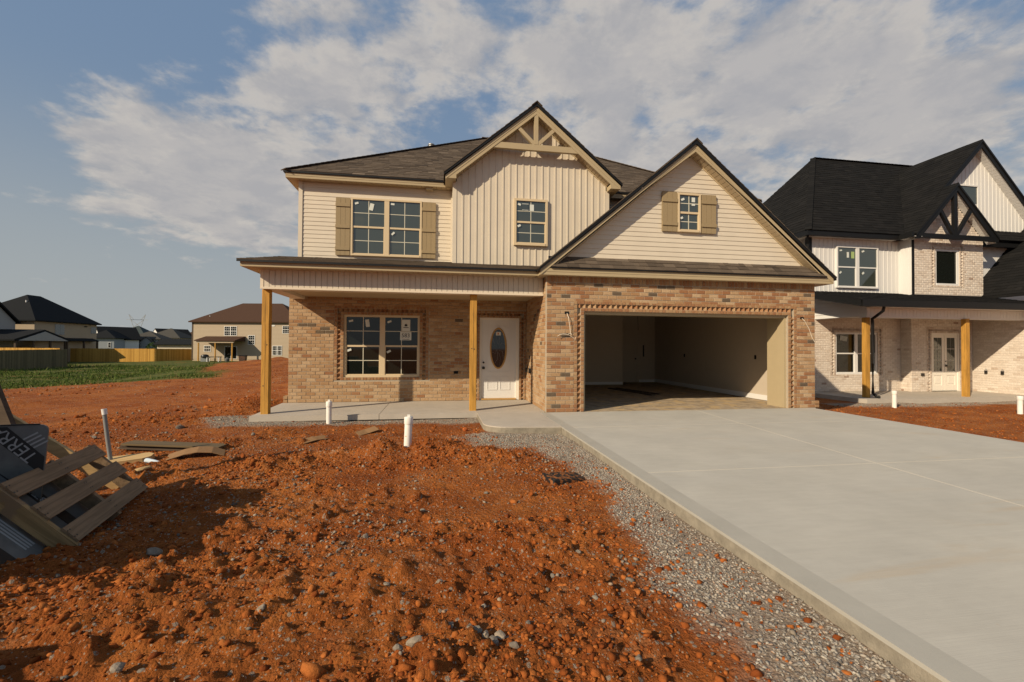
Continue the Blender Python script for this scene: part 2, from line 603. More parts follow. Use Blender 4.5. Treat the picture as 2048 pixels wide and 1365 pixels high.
class Shingles:
    """rows of tabs over roof planes; the largest-looking tabs are objects, the rest one joined part"""
    def __init__(s, mat):
        s.tabs, s.mat = [], mat

    def plane(s, O, U, V, poly, expo=.143, tab=.29):
        """poly: (u, v) corners, U along the eave, V up the slope (unit vectors)"""
        O, U, V = Vector(O), Vector(U).normalized(), Vector(V).normalized()
        Nn = U.cross(V).normalized()
        if Nn.z < 0:
            Nn = -Nn
        v1 = max(p[1] for p in poly)
        v = min(p[1] for p in poly)
        r = 0
        while v < v1 - 1e-4:
            strip = clip_poly(clip_poly(poly, 1, v, False), 1, v + expo, True)
            if len(strip) >= 3:
                ua, ub = min(p[0] for p in strip), max(p[0] for p in strip)
                u = ua - random.uniform(0, tab)
                while u < ub:
                    wd = tab * random.choice((.5, .75, 1, 1, 1.2))
                    c = clip_poly(clip_poly(strip, 0, u, False), 0, u + wd - .004, True)
                    if len(c) >= 3:
                        ar = abs(sum(c[i][0] * c[(i + 1) % len(c)][1] - c[(i + 1) % len(c)][0] * c[i][1] for i in range(len(c)))) / 2
                        if ar > .0008:
                            lift = .004 if random.random() < .5 else 0
                            tp = [tuple(O + U * p[0] + V * p[1] + Nn * (.011 + lift - .009 * (p[1] - v) / expo)) for p in c]
                            bt = [tuple(O + U * p[0] + V * p[1] - Nn * .004) for p in c]
                            k = len(c)
                            vs = tp + bt
                            fs = [tuple(range(k))] + [(i, (i + 1) % k, k + (i + 1) % k, k + i) for i in range(k)]
                            cen = O + U * sum(p[0] for p in c) / k + V * sum(p[1] for p in c) / k
                            s.tabs.append((vs, fs, min(1, max(0, random.gauss(.5, .17))), cen, ar, Nn))
                    u += wd
            v += expo
            r += 1

    def finish(s, parent, limit=300):
        cp = Vector((-2.16, -8.89, 1.33))
        def score(t):
            d = cp - t[3]
            return -t[4] * max(.001, t[5].dot(d.normalized())) / d.length_squared
        s.tabs.sort(key=score)
        for vs, fs, t, *_ in s.tabs[:limit]:
            MB().add(vs, fs).build('shingle', s.mat, parent, tint=t)
        mb = MB()
        for vs, fs, t, *_ in s.tabs[limit:]:
            mb.add(vs, fs, t)
        if mb.f:
            mb.build('shingle_field', s.mat, parent, kind='stuff')


def lap(mb, xl0, xr0, xl1, xr1, z0, z1, y, out=.013):
    """one lap-siding board on a wall facing -y: proud at its lower edge"""
    mb.hexa([(xl0, y - out, z0), (xr0, y - out, z0), (xr0, y + .01, z0), (xl0, y + .01, z0),
             (xl1, y - .003, z1), (xr1, y - .003, z1), (xr1, y + .01, z1), (xl1, y + .01, z1)])
    return mb


def window(parent, x0, x1, z0, z1, y, units=2, rows=2, cols=2, frame='frame', glass='glass', mull=.075, bar=.042, label=None, stickers=(), grille=True, sash=True, grille_mat='muntin'):
    """a hung window on a wall facing -y; y is the face of its frame.  window > pane, muntin, sticker"""
    f = MB()
    b = bar
    f.box(x0, x0 + b, y, y + .09, z0, z1)
    f.box(x1 - b, x1, y, y + .09, z0, z1)
    f.box(x0 + b, x1 - b, y, y + .09, z1 - b, z1)
    f.box(x0 + b, x1 - b, y - .012, y + .09, z0, z0 + b)
    inner = []
    a0, a1 = x0 + b, x1 - b
    uw = (a1 - a0 - mull * (units - 1)) / units
    for k in range(units):
        u0 = a0 + k * (uw + mull)
        inner.append((u0, u0 + uw))
        if k:
            f.box(u0 - mull, u0, y + .004, y + .09, z0 + b, z1 - b)
    zm = (z0 + z1) / 2
    if sash:
        for u0, u1 in inner:
            f.box(u0, u1, y + .018, y + .075, zm - .022, zm + .022)
            f.box(u0, u0 + .016, y + .02, y + .075, z0 + b, zm - .022)
            f.box(u1 - .016, u1, y + .02, y + .075, z0 + b, zm - .022)
            f.box(u0 + .016, u1 - .016, y + .02, y + .075, z0 + b, z0 + b + .022)
    w = f.build('window', frame, parent)
    if label:
        w['label'] = label
    for u0, u1 in inner:
        parts = ((z0 + b + (.022 if sash else 0), zm - .022, .045), (zm + .022, z1 - b, .032)) if sash else ((z0 + b, z1 - b, .04),)
        for za, zb, dy in parts:
            i = .016 if (sash and dy == .045) else 0
            MB().box(u0 + i, u1 - i, y + dy, y + dy + .012, za, zb).build('pane', glass, w)
            if grille:
                for c in range(1, cols):
                    xx = u0 + (u1 - u0) * c / cols
                    MB().box(xx - .0085, xx + .0085, y + dy - .007, y + dy - .001, za, zb).build('muntin', grille_mat, w)
                for r in range(1, rows):
                    zz = za + (zb - za) * r / rows
                    MB().box(u0 + i, u1 - i, y + dy - .0065, y + dy - .0015, zz - .0085, zz + .0085).build('muntin', grille_mat, w)
    for (sx, sz, sw, sh, rot, m) in stickers:
        s = MB().box(-sw / 2, sw / 2, -.001, .001, -sh / 2, sh / 2).build('sticker', m, w)
        s.location = (sx, y + .020, sz)
        s.rotation_euler = (0, R(rot), 0)
    return w


def lettering(txt, size, mat, parent, loc, rot, name='lettering', align='CENTER', extrude=.0008):
    c = bpy.data.curves.new(name, 'FONT')
    c.body, c.size, c.extrude = txt, size, extrude
    c.align_x, c.align_y = align, 'CENTER'
    tmp = bpy.data.objects.new('tmp', c)
    COL.objects.link(tmp)
    bpy.context.view_layer.update()
    me = bpy.data.meshes.new_from_object(tmp.evaluated_get(bpy.context.evaluated_depsgraph_get()))
    me.materials.clear()
    me.materials.append(MAT[mat])
    bpy.data.objects.remove(tmp)
    o = link(name, me, parent)
    o.location, o.rotation_euler = loc, rot
    return o


# ------------------------------------------------------------------ the new brick house
HOUSE = thing('house', 'new two-storey house with tan brick, cream siding and an open double garage', 'house', (0, 0, 0))
GW, OA, OB, OH = 6.284, .801, 5.597, 2.092
SOF = 2.806
YW = 2.2                       # brick wall at the back of the porch
XL = -5.664
W3 = .073


def mortar_wall(mb, y, x0, x1, z0, z1, holes=(), recess=(), d=.008, rd=.062, thick=.13):
    xs = sorted({x0, x1, *[v for h in (*holes, *recess) for v in h[:2] if x0 < v < x1]})
    zs = sorted({z0, z1, *[v for h in (*holes, *recess) for v in h[2:] if z0 < v < z1]})
    for i in range(len(xs) - 1):
        for j in range(len(zs) - 1):
            xm, zm = (xs[i] + xs[i + 1]) / 2, (zs[j] + zs[j + 1]) / 2
            if any(h[0] < xm < h[1] and h[2] < zm < h[3] for h in holes):
                continue
            dd = rd if any(h[0] < xm < h[1] and h[2] < zm < h[3] for h in recess) else d
            mb.box(xs[i], xs[i + 1], y + dd, y + thick, zs[j], zs[j + 1])


bw = Brickwork('brick')
# garage front
g = MB()
tw = 3 * W3
rec = [(OA - 2 * W3, OA - W3, 0, OH + 2 * W3), (OB + W3, OB + 2 * W3, 0, OH + 2 * W3), (OA - 2 * W3, OB + 2 * W3, OH + W3, OH + 2 * W3)]
mortar_wall(g, 0, 0, GW, 0, 2.9, [(OA, OB, -1, OH)], rec)
g.box(.008, .13, .13, YW, 0, 2.9)                      # the side towards the porch
garage_wall = g.build('garage_wall', 'mortar', HOUSE)
sold = 33 * CO
brick_wall(bw, 'front', 0, 0, GW, 0, sold, [(OA - tw, OB + tw, -1, OH + tw)], red=.34, dark=.055)
x = 0
while x < GW - .05:                                     # soldier course under the eave
    bw.put((x + JT / 2, random.uniform(-.002, .002), sold + JT / 2), 0, (.0775 - JT, .07, .2), random.choice((random.uniform(.1, .3), random.uniform(.3, .7))))
    x += .0775
brick_wall(bw, 'left', 0, .075, YW, 0, 2.8, red=.10, dark=.03, shift=.05)
brick_surround(bw, HOUSE, 0, OA, OB, 0, OH, 'brick', 'mortar')
# porch wall
PW0, PW1, PZ0, PZ1 = -4.43, -2.655, .592, 2.09
DX0, DX1, DZ1 = -1.182, -.177, 2.073
W2 = .058
g = MB()
rec = [(PW0 - 2 * W3, PW0 - W3, PZ0 - W3, PZ1 + 2 * W3), (PW1 + W3, PW1 + 2 * W3, PZ0 - W3, PZ1 + 2 * W3), (PW0 - 2 * W3, PW1 + 2 * W3, PZ1 + W3, PZ1 + 2 * W3),
       (DX0 - 2 * W2, DX0 - W2, 0, DZ1 + 2 * W2), (DX1 + W2, DX1 + 2 * W2, 0, DZ1 + 2 * W2), (DX0 - 2 * W2, DX1 + 2 * W2, DZ1 + W2, DZ1 + 2 * W2)]
mortar_wall(g, YW, XL + .006, 0.0, 0, 2.72, [(PW0, PW1, PZ0, PZ1), (DX0, DX1, -1, DZ1)], rec)
porch_wall = g.build('porch_wall', 'mortar', HOUSE)
DARKS = {(22, 1), (22, 2), (21, 3), (20, 3), (20, 4)}


def dark_some(p, n, t):
    k = int(round((p - XL) / BL))
    return random.uniform(0, .05) if (n, k) in DARKS else t


brick_wall(bw, 'front', YW, XL, -.002, 0, 32 * CO, [(PW0 - tw, PW1 + tw, PZ0 - W3, PZ1 + tw), (DX0 - 3 * W2, DX1 + 3 * W2, -1, DZ1 + 3 * W2)], red=.07, dark=.006, dark_fn=dark_some)
brick_surround(bw, HOUSE, YW, PW0, PW1, PZ0, PZ1, 'brick', 'mortar', sill=True)
brick_surround(bw, HOUSE, YW, DX0, DX1, 0, DZ1, 'brick', 'mortar', w=W2)
for n in range(2):                                      # footing ledges at both ends
    bw.put((XL - .097, YW - .004, n * CO + JT / 2), 0, (.093, .2, CO - JT), .6)
    bw.put((GW + .003, -.004, n * CO + JT / 2), 0, (.1, .2, CO - JT), .45)
bw.finish(HOUSE)

# structure behind the faces
g = MB()
g.box(XL + .02, -.02, YW + .135, 11.5, -.3, 2.9)                                   # ground floor left
g.box(6.18, GW - .02, .14, 11.5, -.3, 2.9)
g.box(0, GW - .03, 7.5, 11.5, -.3, 2.9)
g.box(-5.47, 6.2, 2.335, 11.5, 2.9, 5.3)                                           # upper floor
g.build('house_body', 'siding', HOUSE)

# garage inside
g = MB()
g.box(6.12, 6.175, .14, 7.5, .01, 2.75)
g.box(.10, .135, .14, 6.4, .01, 2.75)
g.box(.10, 4.376, 6.35, 6.45, .01, 2.75)
g.box(4.30, 4.376, 6.45, 7.4, .01, 2.75)
g.box(4.30, 6.12, 7.33, 7.4, .01, 2.75)
g.box(.05, 6.175, .14, 7.5, 2.75, 2.88)
g.box(.135, OA - .06, .132, .20, .01, 2.75)
g.box(OB + .06, 6.12, .132, .20, .01, 2.75)
g.box(OA - .06, OB + .06, .132, .20, OH, 2.75)
g.build('garage_lining', 'drywall', HOUSE)
g = MB()
g.box(6.10, 6.12, .20, 7.33, .012, .14)
g.box(.135, 4.376, 6.335, 6.35, .012, .11)
g.box(5.42, 6.10, 7.315, 7.33, .012, .11)
g.build('baseboard', 'white', HOUSE)
MB().box(.0, 6.2, -.005, 7.4, -.12, .002).build('garage_floor', 'floor', HOUSE)
g = MB()                                                # painted frame of the opening
g.box(OA - .03, OA + .045, .07, .28, .003, OH + .02)
g.box(OB - .045, OB + .03, .07, .28, .003, OH + .02)
g.box(OA + .045, OB - .045, .07, .28, OH - .055, OH + .02)
g.box(OB - .03, OB + .03, .28, .62, .003, OH + .02)
g.box(OB + .0, 6.12, .6, .62, .003, 2.75)
g.build('garage_door_frame', 'trim', HOUSE)
dr = MB().box(4.62, 5.36, 7.30, 7.335, .03, 2.02).build('inner_door', 'drywall', HOUSE)
g = MB()
g.box(4.54, 4.62, 7.285, 7.33, .012, 2.10)
g.box(5.36, 5.44, 7.285, 7.33, .012, 2.10)
g.box(4.62, 5.36, 7.285, 7.33, 2.02, 2.10)
g.build('door_casing', 'drywall', dr)
MB().lathe([(.012, 0), (.03, .02), (.03, .05), (.015, .065)], (5.29, 0, 0), 10).build('door_knob', 'darkmetal', dr).matrix_local = Matrix.Translation((0, 7.30, .92)) @ Matrix.Rotation(R(90), 4, 'X') @ Matrix.Translation((0, 0, 0))
for yy, zz in ((1.73, 1.11), (5.2, 1.09)):
    MB().box(6.112, 6.122, yy - .035, yy + .035, zz - .055, zz + .055).build('outlet_hole', 'ink', HOUSE)
g = MB()
g.box(5.62, 5.67, 7.31, 7.33, 1.0, 1.45)
g.build('wall_switch', 'darkmetal', HOUSE)
g = MB()                                                # opener cord hanging in the garage
g.tube([(3.95, 4.2, 2.75), (3.95, 4.2, 2.3), (3.97, 4.21, 1.9)], .006, 5)
g.build('cord', 'darkmetal', HOUSE)

# porch: beam, frieze boards, ceiling, posts
BY = .31
g = MB()
g.box(-5.575, -.005, BY + .012, .60, 2.435, 2.83)
g.box(-5.575, -5.30, .60, YW, 2.435, 2.83)
g.build('porch_beam', 'cream_trim', HOUSE)
MB().box(-5.30, -.005, .60, YW, 2.50, 2.53).build('porch_ceiling', 'soffit', HOUSE)
g = MB()
g.box(-5.588, -.003, BY - .012, BY + .02, 2.43, 2.468)
g.box(-5.588, -5.53, BY - .008, BY + .02, 2.468, 2.82)
g.build('frieze_trim', 'cream_trim', HOUSE)
n = 52
w = (5.53 - .004) / n
fb = MB().box(0, w - .010, 0, .012, 0, .35).mesh('frieze_board', 'siding')
for k in range(n):
    b = link('frieze_board', fb, HOUSE)
    b.location = (-5.53 + k * w, BY, 2.468)
for x0 in (-5.596, -1.541):
    c = .006
    p = [(x0 + c, .42), (x0 + .14 - c, .42), (x0 + .14, .42 + c), (x0 + .14, .56 - c), (x0 + .14 - c, .56), (x0 + c, .56), (x0, .56 - c), (x0, .42 + c)]
    q = MB()
    q.prism(p, 'z', .0, 2.434)
    po = q.build('post', 'post', HOUSE)
    for q0, q1, dx_ in ((.25, .95, .066), (.9, 1.75, .072), (1.6, 2.35, .064)):
        MB().prism([(x0 + dx_, q0), (x0 + dx_ + .004, (q0 + q1) / 2), (x0 + dx_ + .001, q1), (x0 + dx_ - .002, (q0 + q1) / 2)], 'y', .4185, .424).build('drying_crack', 'darkwood', po)
    k = MB()
    for zz in ((1.35, .55) if x0 < -5 else (1.3, 1.29)):
        k.lathe([(.001, .0), (.012, .0015), (.001, .002)], (0, 0, 0), 8)
        kn = MB().lathe([(.013, 0), (.010, .003)], (0, 0, 0), 9).build('knot', 'darkwood', po)
        kn.matrix_local = Matrix.Translation((x0 + .07 + random.uniform(-.04, .04), .420, zz)) @ Matrix.Rotation(R(90), 4, 'X')

# eaves: fascia, soffit, black edge
def eave(x0, x1, y, zb, zt, ywall, edge=.038, split=True):
    f = MB()
    zm = zb + (zt - zb) * .48
    f.box(x0, x1, y + .006, y + .03, zb, zm)
    f.box(x0, x1, y, y + .03, zm, zt)
    return f


f = eave(-5.827, -.175, .0, 2.808, 2.924, BY)
f.box(-5.827, -5.803, .03, 2.3, 2.808, 2.924)
f.build('porch_fascia', 'trim', HOUSE)
s = MB()
x = -5.80
while x < -.2:
    s.box(x, min(x + .094, -.19), .03, BY + .01, 2.812, 2.822)
    x += .1
s.box(-5.803, -5.588, BY + .01, 2.3, 2.812, 2.822)
s.build('porch_soffit', 'soffit', HOUSE, kind='stuff')
deck = MB()
deck.prism([(-.045, 2.926), (2.31, 3.442), (2.31, 3.36), (-.045, 2.885)], 'x', -5.87, .5)
deck.build('porch_roof_deck', 'black', HOUSE)
sh = Shingles('shingle')
th = math.atan(.516 / 2.355)
sh.plane((-5.87, -.045, 2.930), (1, 0, 0), (0, math.cos(th), math.sin(th)), [(0, 0), (6.25, 0), (6.25, 2.40), (0, 2.40)])

# main eave and hip roof
f = eave(-5.735, -1.9, 2.06, 5.247, 5.358, 2.3)
f.box(-5.735, -5.711, 2.09, 11.7, 5.247, 5.358)
f.build('main_fascia', 'trim', HOUSE)
eave(1.98, 6.52, 2.06, 5.247, 5.358, 2.3).build('main_fascia', 'trim', HOUSE)
s = MB()
x = -5.7
while x < -1.9:
    s.box(x, x + .11, 2.09, 2.31, 5.252, 5.262)
    x += .118
s.box(-5.711, -5.48, 2.09, 11.7, 5.253, 5.26)
s.box(1.98, 6.5, 2.09, 2.34, 5.252, 5.262)
s.build('main_soffit', 'soffit', HOUSE, kind='stuff')
MB().box(-2.53, -2.37, 2.13, 2.27, 5.19, 5.252).build('soffit_box', 'trim', HOUSE)
EX0, EX1, EY, EZ, SL = -5.775, 6.555, 2.03, 5.362, .69
run = 5.05
rz = EZ + run * SL
d = MB()
e = .036
A = [(EX0, EY), (EX1, EY), (EX1, EY + 2 * run), (EX0, EY + 2 * run)]
vs = [(x, y, EZ) for x, y in A] + [(x, y, EZ + e) for x, y in A] + [(EX0 + run, EY + run, rz + e), (EX1 - run, EY + run, rz + e)]
d.add(vs, [(3, 2, 1, 0), (0, 1, 5, 4), (1, 2, 6, 5), (2, 3, 7, 6), (3, 0, 4, 7), (4, 5, 9, 8), (5, 6, 9), (6, 7, 8, 9), (7, 4, 8)])
d.build('roof_deck', 'black', HOUSE)
th = math.atan(SL)
vl = run / math.cos(th)
sh.plane((EX0, EY, EZ + e + .003), (1, 0, 0), (0, math.cos(th), math.sin(th)), [(0, 0), (EX1 - EX0, 0), (EX1 - EX0 - run, vl), (run, vl)])
sh.plane((EX0, EY + 2 * run, EZ + e + .003), (0, -1, 0), (math.cos(th), 0, math.sin(th)), [(0, 0), (2 * run, 0), (run, vl)])
c = MB()
for (p, q) in (((EX0, EY, EZ + e), (EX0 + run, EY + run, rz + e)), ((EX1, EY, EZ + e), (EX1 - run, EY + run, rz + e)), ((EX0 + run, EY + run, rz + e), (EX1 - run, EY + run, rz + e))):
    p, q = Vector(p), Vector(q)
    m = int((q - p).length / .16)
    for k in range(m):
        a, b = p.lerp(q, k / m), p.lerp(q, (k + 1.15) / m)
        c.beam(a + Vector((0, 0, .018)), b + Vector((0, 0, .010)), .22, .018, tint=random.uniform(.2, .8))
c.build('ridge_caps', 'shingle', HOUSE, kind='stuff')
v = MB()
v.lathe([(.07, 0), (.07, .40), (.10, .40), (.10, .44), (.07, .45), (.07, .46), (.11, .46), (.11, .49), (.04, .51)], (-2.50, 6.0, 7.55), 14)
v.build('roof_vent', 'steel', HOUSE, smooth=True)

# upper wall in lap siding
mw = (-4.307, -2.632, 3.52, 4.92)
z = 3.40
while z < 5.25:
    lap(MB(), -5.41, -1.90, -5.41, -1.90, z, min(z + .1016, 5.252), 2.3).build('siding_board', 'siding', HOUSE)
    z += .1016
z = 3.3
while z < 5.25:
    lap(MB(), 2.03, 6.2, 2.03, 6.2, z, min(z + .1016, 5.252), 2.3).build('siding_board', 'siding', HOUSE)
    z += .1016
g = MB()
g.box(-5.505, -5.415, 2.272, 2.34, 3.3, 5.25)
g.box(-5.505, -5.47, 2.34, 11, 2.9, 5.25)
g.box(-1.925, -1.888, 2.262, 2.30, 3.38, 5.25)
g.build('corner_trim', 'siding', HOUSE)
window(HOUSE, *mw, 2.232, 2, mull=.115, glass='glass_up', stickers=((-4.177, 4.79, .085, .045, -20, 'sticker'), (-3.83, 4.717, .095, .17, 12, 'sticker'), (-3.333, 4.813, .085, .045, 3, 'sticker'), (-3.318, 4.093, .09, .045, -45, 'sticker')))


def shutter(x0, x1, z0, z1, y, bats):
    g = MB()
    n = 3
    w = (x1 - x0) / n
    for k in range(n):
        g.box(x0 + k * w + .002, x0 + (k + 1) * w - .002, y, y + .022, z0, z1)
    g.box(x0, x1, y + .012, y + .03, z0 + .005, z1 - .005)
    s = g.build('shutter', 'shutter', HOUSE)
    for zb in bats:
        MB().box(x0 - .002, x1 + .002, y - .022, y + .001, zb, zb + .075).build('shutter_batten', 'shutter', s)


shutter(-4.655, -4.325, 3.52, 4.905, 2.245, (4.69, 4.17, 3.64))
shutter(-2.628, -2.292, 3.52, 4.91, 2.245, (4.69, 4.17, 3.64))

# board-and-batten bay under the front gable
BX0, BX1, BWY, AX = -1.885, 2.007, 1.72, .075
PB = .835
top = lambda x: 6.93 - PB * abs(x - AX)
core = MB()
core.prism([(BX0 + .03, 3.15), (BX1 - .03, 3.15), (BX1 - .03, 5.2), (AX, 6.8), (BX0 + .03, 5.2)], 'y', BWY + .02, 2.34)
core.build('gable_body', 'siding', HOUSE)
step = (BX1 - BX0 - .17) / 23
for k in range(23):
    a, b = BX0 + .085 + k * step, BX0 + .085 + (k + 1) * step
    g = MB()
    zb = 3.2
    def col(x0, x1, y):
        xs = [x0, AX, x1] if x0 < AX < x1 else [x0, x1]
        g.prism([(x0, zb), (x1, zb)] + [(q, top(q)) for q in reversed(xs)], 'y', y, BWY + .022)
    col(a, b - .034, BWY)
    col(b - .034, b, BWY - .014)
    g.build('siding_panel', 'siding', HOUSE)
g = MB()
g.box(BX0 - .006, BX0 + .085, BWY - .012, BWY + .02, 3.2, 5.27)
g.box(BX0 - .006, BX0 + .03, BWY + .02, 2.30, 3.2, 5.27)
g.build('bay_corner_trim', 'siding', HOUSE)
g = MB()
g.box(BX1 - .085, BX1 + .006, BWY - .012, BWY + .02, 3.2, 5.27)
g.box(BX1 - .03, BX1 + .006, BWY + .02, 2.30, 3.2, 5.27)
g.build('bay_corner_trim', 'siding', HOUSE)
window(HOUSE, -.42, .413, 3.806, 4.943, 1.645, 1, bar=.055, glass='glass_up', stickers=((-.289, 4.80, .07, .05, 20, 'sticker'), (-.145, 4.74, .16, .15, 3, 'glass_up'), (.02, 4.73, .10, .16, 0, 'sticker'), (-.294, 4.28, .08, .05, -25, 'sticker')))
for zz in (-.075, .075):
    MB().box(-.225, -.065, 1.656, 1.660, 4.74 + zz - .006, 4.74 + zz + .006).build('sticker_edge', 'sticker', HOUSE)


def rake(name, ax, apex_top, apex_bot, slope, xl, xr, y0, y1, zl, mat='trim', tail_in=.25):
    """both fascia boards of a gable, with boxed tails at height zl"""
    g = MB()
    for sx, xe in ((-1, xl), (1, xr)):
        xi = xe - sx * tail_in
        pts = [(xe, zl), (xi, zl), (xi, max(zl, apex_bot - slope * abs(xi - ax))), (ax, apex_bot), (ax, apex_top), (xe, apex_top - slope * abs(xe - ax))]
        g.prism(pts, 'y', y0, y1)
        mid = (apex_bot + (apex_top - apex_bot) * .5)
        p2 = [(xe, apex_top - slope * abs(xe - ax) - (apex_top - apex_bot) * .5), (ax, mid), (ax, apex_top), (xe, apex_top - slope * abs(xe - ax))]
        g.prism(p2, 'y', y0 - .007, y0 - .0005)
    return g.build(name, mat, HOUSE)


def rake_soffit(ax, apex, slope, xl, xr, y0, y1, tail_in, parent, mat='soffit'):
    g = MB()
    for sx, xe in ((-1, xl + tail_in), (1, xr - tail_in)):
        L = abs(xe - ax)
        n = int(L * math.hypot(1, slope) / .105)
        for k in range(n):
            a, b = ax + sx * L * k / n, ax + sx * L * (k + .86) / n
            za, zb = apex - slope * abs(a - ax), apex - slope * abs(b - ax)
            g.prism([(a, za), (b, zb), (b, zb + .012), (a, za + .012)], 'y', y0, y1)
        zc = apex - slope * L
        g.prism([(ax, apex + .016), (xe, zc + .016), (xe, zc + .024), (ax, apex + .024)], 'y', y0, y1)
        g.prism([(ax, apex - .03), (xe, zc - .03), (xe, zc + .006), (ax, apex + .006)], 'y', y1 - .02, y1 - .001)
    g.build('rake_soffit', mat, parent, kind='stuff')


rake('gable_fascia', AX, 7.098, 6.918, PB, -2.07, 2.20, 1.44, 1.468, 5.25)
rake_soffit(AX, 6.95, PB, -2.07, 2.20, 1.468, 1.72, .25, HOUSE)
for sx, xe in ((-1, -2.07), (1, 2.20)):
    g = MB()
    a, b = sorted((xe, xe - sx * .25))
    g.box(a, b, 1.468, 2.05, 5.252, 5.264)
    g.box(min(xe, xe - sx * .02), max(xe, xe - sx * .02), 1.468, 2.06, 5.26, 5.33)
    g.box(min(xe - sx * .25, xe - sx * .235), max(xe - sx * .25, xe - sx * .235), 1.468, 1.73, 5.262, 5.36)
    g.build('eave_return', 'trim', HOUSE)
g = MB()
g.prism([(-1.06, 6.05), (1.20, 6.05), (1.04, 6.19), (-.89, 6.19)], 'y', 1.45, 1.53)
g.build('truss_chord', 'trim', HOUSE)
MB().box(.026, .122, 1.446, 1.53, 6.19, 6.92).build('truss_post', 'trim', HOUSE)
for sx in (-1, 1):
    MB().beam((AX + sx * .03, 1.49, 6.19), (AX + sx * .46, 1.49, 6.60), .085, .075, (0, 1, 0)).build('truss_strut', 'trim', HOUSE)
d = MB()
for sx, xe in ((-1, -2.105), (1, 2.24)):
    zt = 7.195 - PB * abs(xe - AX)
    d.prism([(AX, 7.185), (xe, zt - .01), (xe, zt - .07), (AX, 7.10)], 'y', 1.40, 4.9)
d.build('gable_roof_deck', 'black', HOUSE)
ts = math.hypot(1, PB)
for sx, xe in ((-1, -2.105), (1, 2.24)):
    L = abs(xe - AX) * ts
    zt = 7.195 - PB * abs(xe - AX)
    if sx < 0:
        sh.plane((xe, 4.9, zt - .008), (0, -1, 0), (1 / ts, 0, PB / ts), [(0, 0), (3.51, 0), (3.51, L), (2.6, L)])
    else:
        sh.plane((xe, 1.39, zt - .008), (0, 1, 0), (-1 / ts, 0, PB / ts), [(0, 0), (3.5, 0), (.9, L), (0, L)])
c = MB()
for k in range(20):
    y = 1.37 + k * .16
    for sx in (-1, 1):
        c.prism([(AX, 7.205 + .012), (AX + sx * .13, 7.205 - .10), (AX + sx * .13, 7.205 - .12), (AX, 7.205 - .006)], 'y', y, y + .17, random.uniform(.1, .5))
c.build('gable_ridge_caps', 'shingle', HOUSE, kind='stuff')

# garage gable
GX, PG = 3.212, .835
GTOP = 5.806
gt = lambda x: 5.545 - PG * abs(x - GX)
core = MB()
core.prism([(.25, 2.9), (6.1, 2.9), (6.1, gt(6.1) - .02), (GX, 5.48), (.25, gt(.25) - .02)], 'y', .065, .12)
core.build('garage_gable_body', 'siding', HOUSE)
z = 3.02
while z < 5.5:
    z1 = min(z + .1016, 5.52)
    h0, h1 = (5.545 - z) / PG, max(.0, (5.545 - z1) / PG)
    lap(MB(), max(.1, GX - h0), min(6.25, GX + h0), max(.1, GX - h1), min(6.25, GX + h1), z, z1, .055).build('siding_board', 'siding', HOUSE)
    z += .1016
MB().box(.40, 5.93, .03, .06, 3.205, 3.24).build('siding_starter', 'siding', HOUSE)
window(HOUSE, 2.905, 3.442, 3.862, 4.71, -.014, 1, bar=.04, glass='glass_up', stickers=((3.024, 4.574, .08, .045, -25, 'sticker'), (3.274, 4.576, .08, .10, 0, 'sticker'), (3.274, 4.467, .08, .04, 0, 'sticker'), (3.001, 4.169, .06, .045, -25, 'sticker')))
shutter(2.545, 2.893, 3.862, 4.72, .002, (4.50, 3.99))
shutter(3.466, 3.818, 3.855, 4.705, .0, (4.50, 3.99))
f = eave(-.18, 6.584, -.186, SOF, 2.937, 0)
f.box(-.18, -.156, -.156, 2.2, SOF, 2.937)
f.box(6.56, 6.584, -.156, 9, SOF, 2.937)
f.build('garage_fascia', 'trim', HOUSE)
s = MB()
x = -.155
while x < 6.48:
    s.box(x, x + .11, -.156, .01, SOF + .003, SOF + .013)
    x += .118
s.box(GW - .01, 6.56, .01, 9, SOF + .003, SOF + .013)
s.box(-.155, 0.005, .01, BY + .03, SOF + .003, SOF + .013)
s.build('garage_soffit', 'soffit', HOUSE, kind='stuff')
rake('garage_rake_fascia', GX, 5.700, 5.549, PG, -.178, 6.586, -.188, -.160, 2.938, tail_in=.02)
rake_soffit(GX, 5.572, PG, -.1, 6.5, -.160, .05, .15, HOUSE)
sk0, sk1 = Vector((0, -.222, 2.960)), Vector((0, .045, 3.236))
V = sk1 - sk0
d = MB()
d.prism([(-.222, 2.938), (-.222, 2.957), (.045, 3.232), (.045, 2.938)], 'x', .04, 6.39)
d.build('skirt_roof_deck', 'black', HOUSE)
sk = Shingles('shingle')
sk.plane((.04, sk0.y, sk0.z), (1, 0, 0), V, [(0, 0), (6.35, 0), (5.97, V.length), (.34, V.length)], expo=V.length / 3, tab=.25)
d = MB()
for sx, xe in ((-1, -.22), (1, 6.63)):
    zt = GTOP - PG * abs(xe - GX)
    d.prism([(GX, GTOP - .012), (xe, zt - .012), (xe, zt - .07), (GX, GTOP - .105)], 'y', -.226, 2.36)
d.build('garage_roof_deck', 'black', HOUSE)
for sx, xe in ((-1, -.22), (1, 6.63)):
    L = abs(xe - GX) * ts
    zt = GTOP - PG * abs(xe - GX)
    if sx < 0:
        sh.plane((xe, 2.36, zt - .009), (0, -1, 0), (1 / ts, 0, PG / ts), [(0, 0), (2.594, 0), (2.594, L), (0, L)])
    else:
        sh.plane((xe, -.234, zt - .009), (0, 1, 0), (-1 / ts, 0, PG / ts), [(0, 0), (2.594, 0), (2.594, L), (0, L)])
c = MB()
for k in range(15):
    y = -.245 + k * .16
    for sx in (-1, 1):
        c.prism([(GX, GTOP + .022), (GX + sx * .13, GTOP - .09), (GX + sx * .13, GTOP - .11), (GX, GTOP + .004)], 'y', y, y + .17, random.uniform(.1, .5))
c.build('garage_ridge_caps', 'shingle', HOUSE, kind='stuff')
ns = len(sk.tabs)
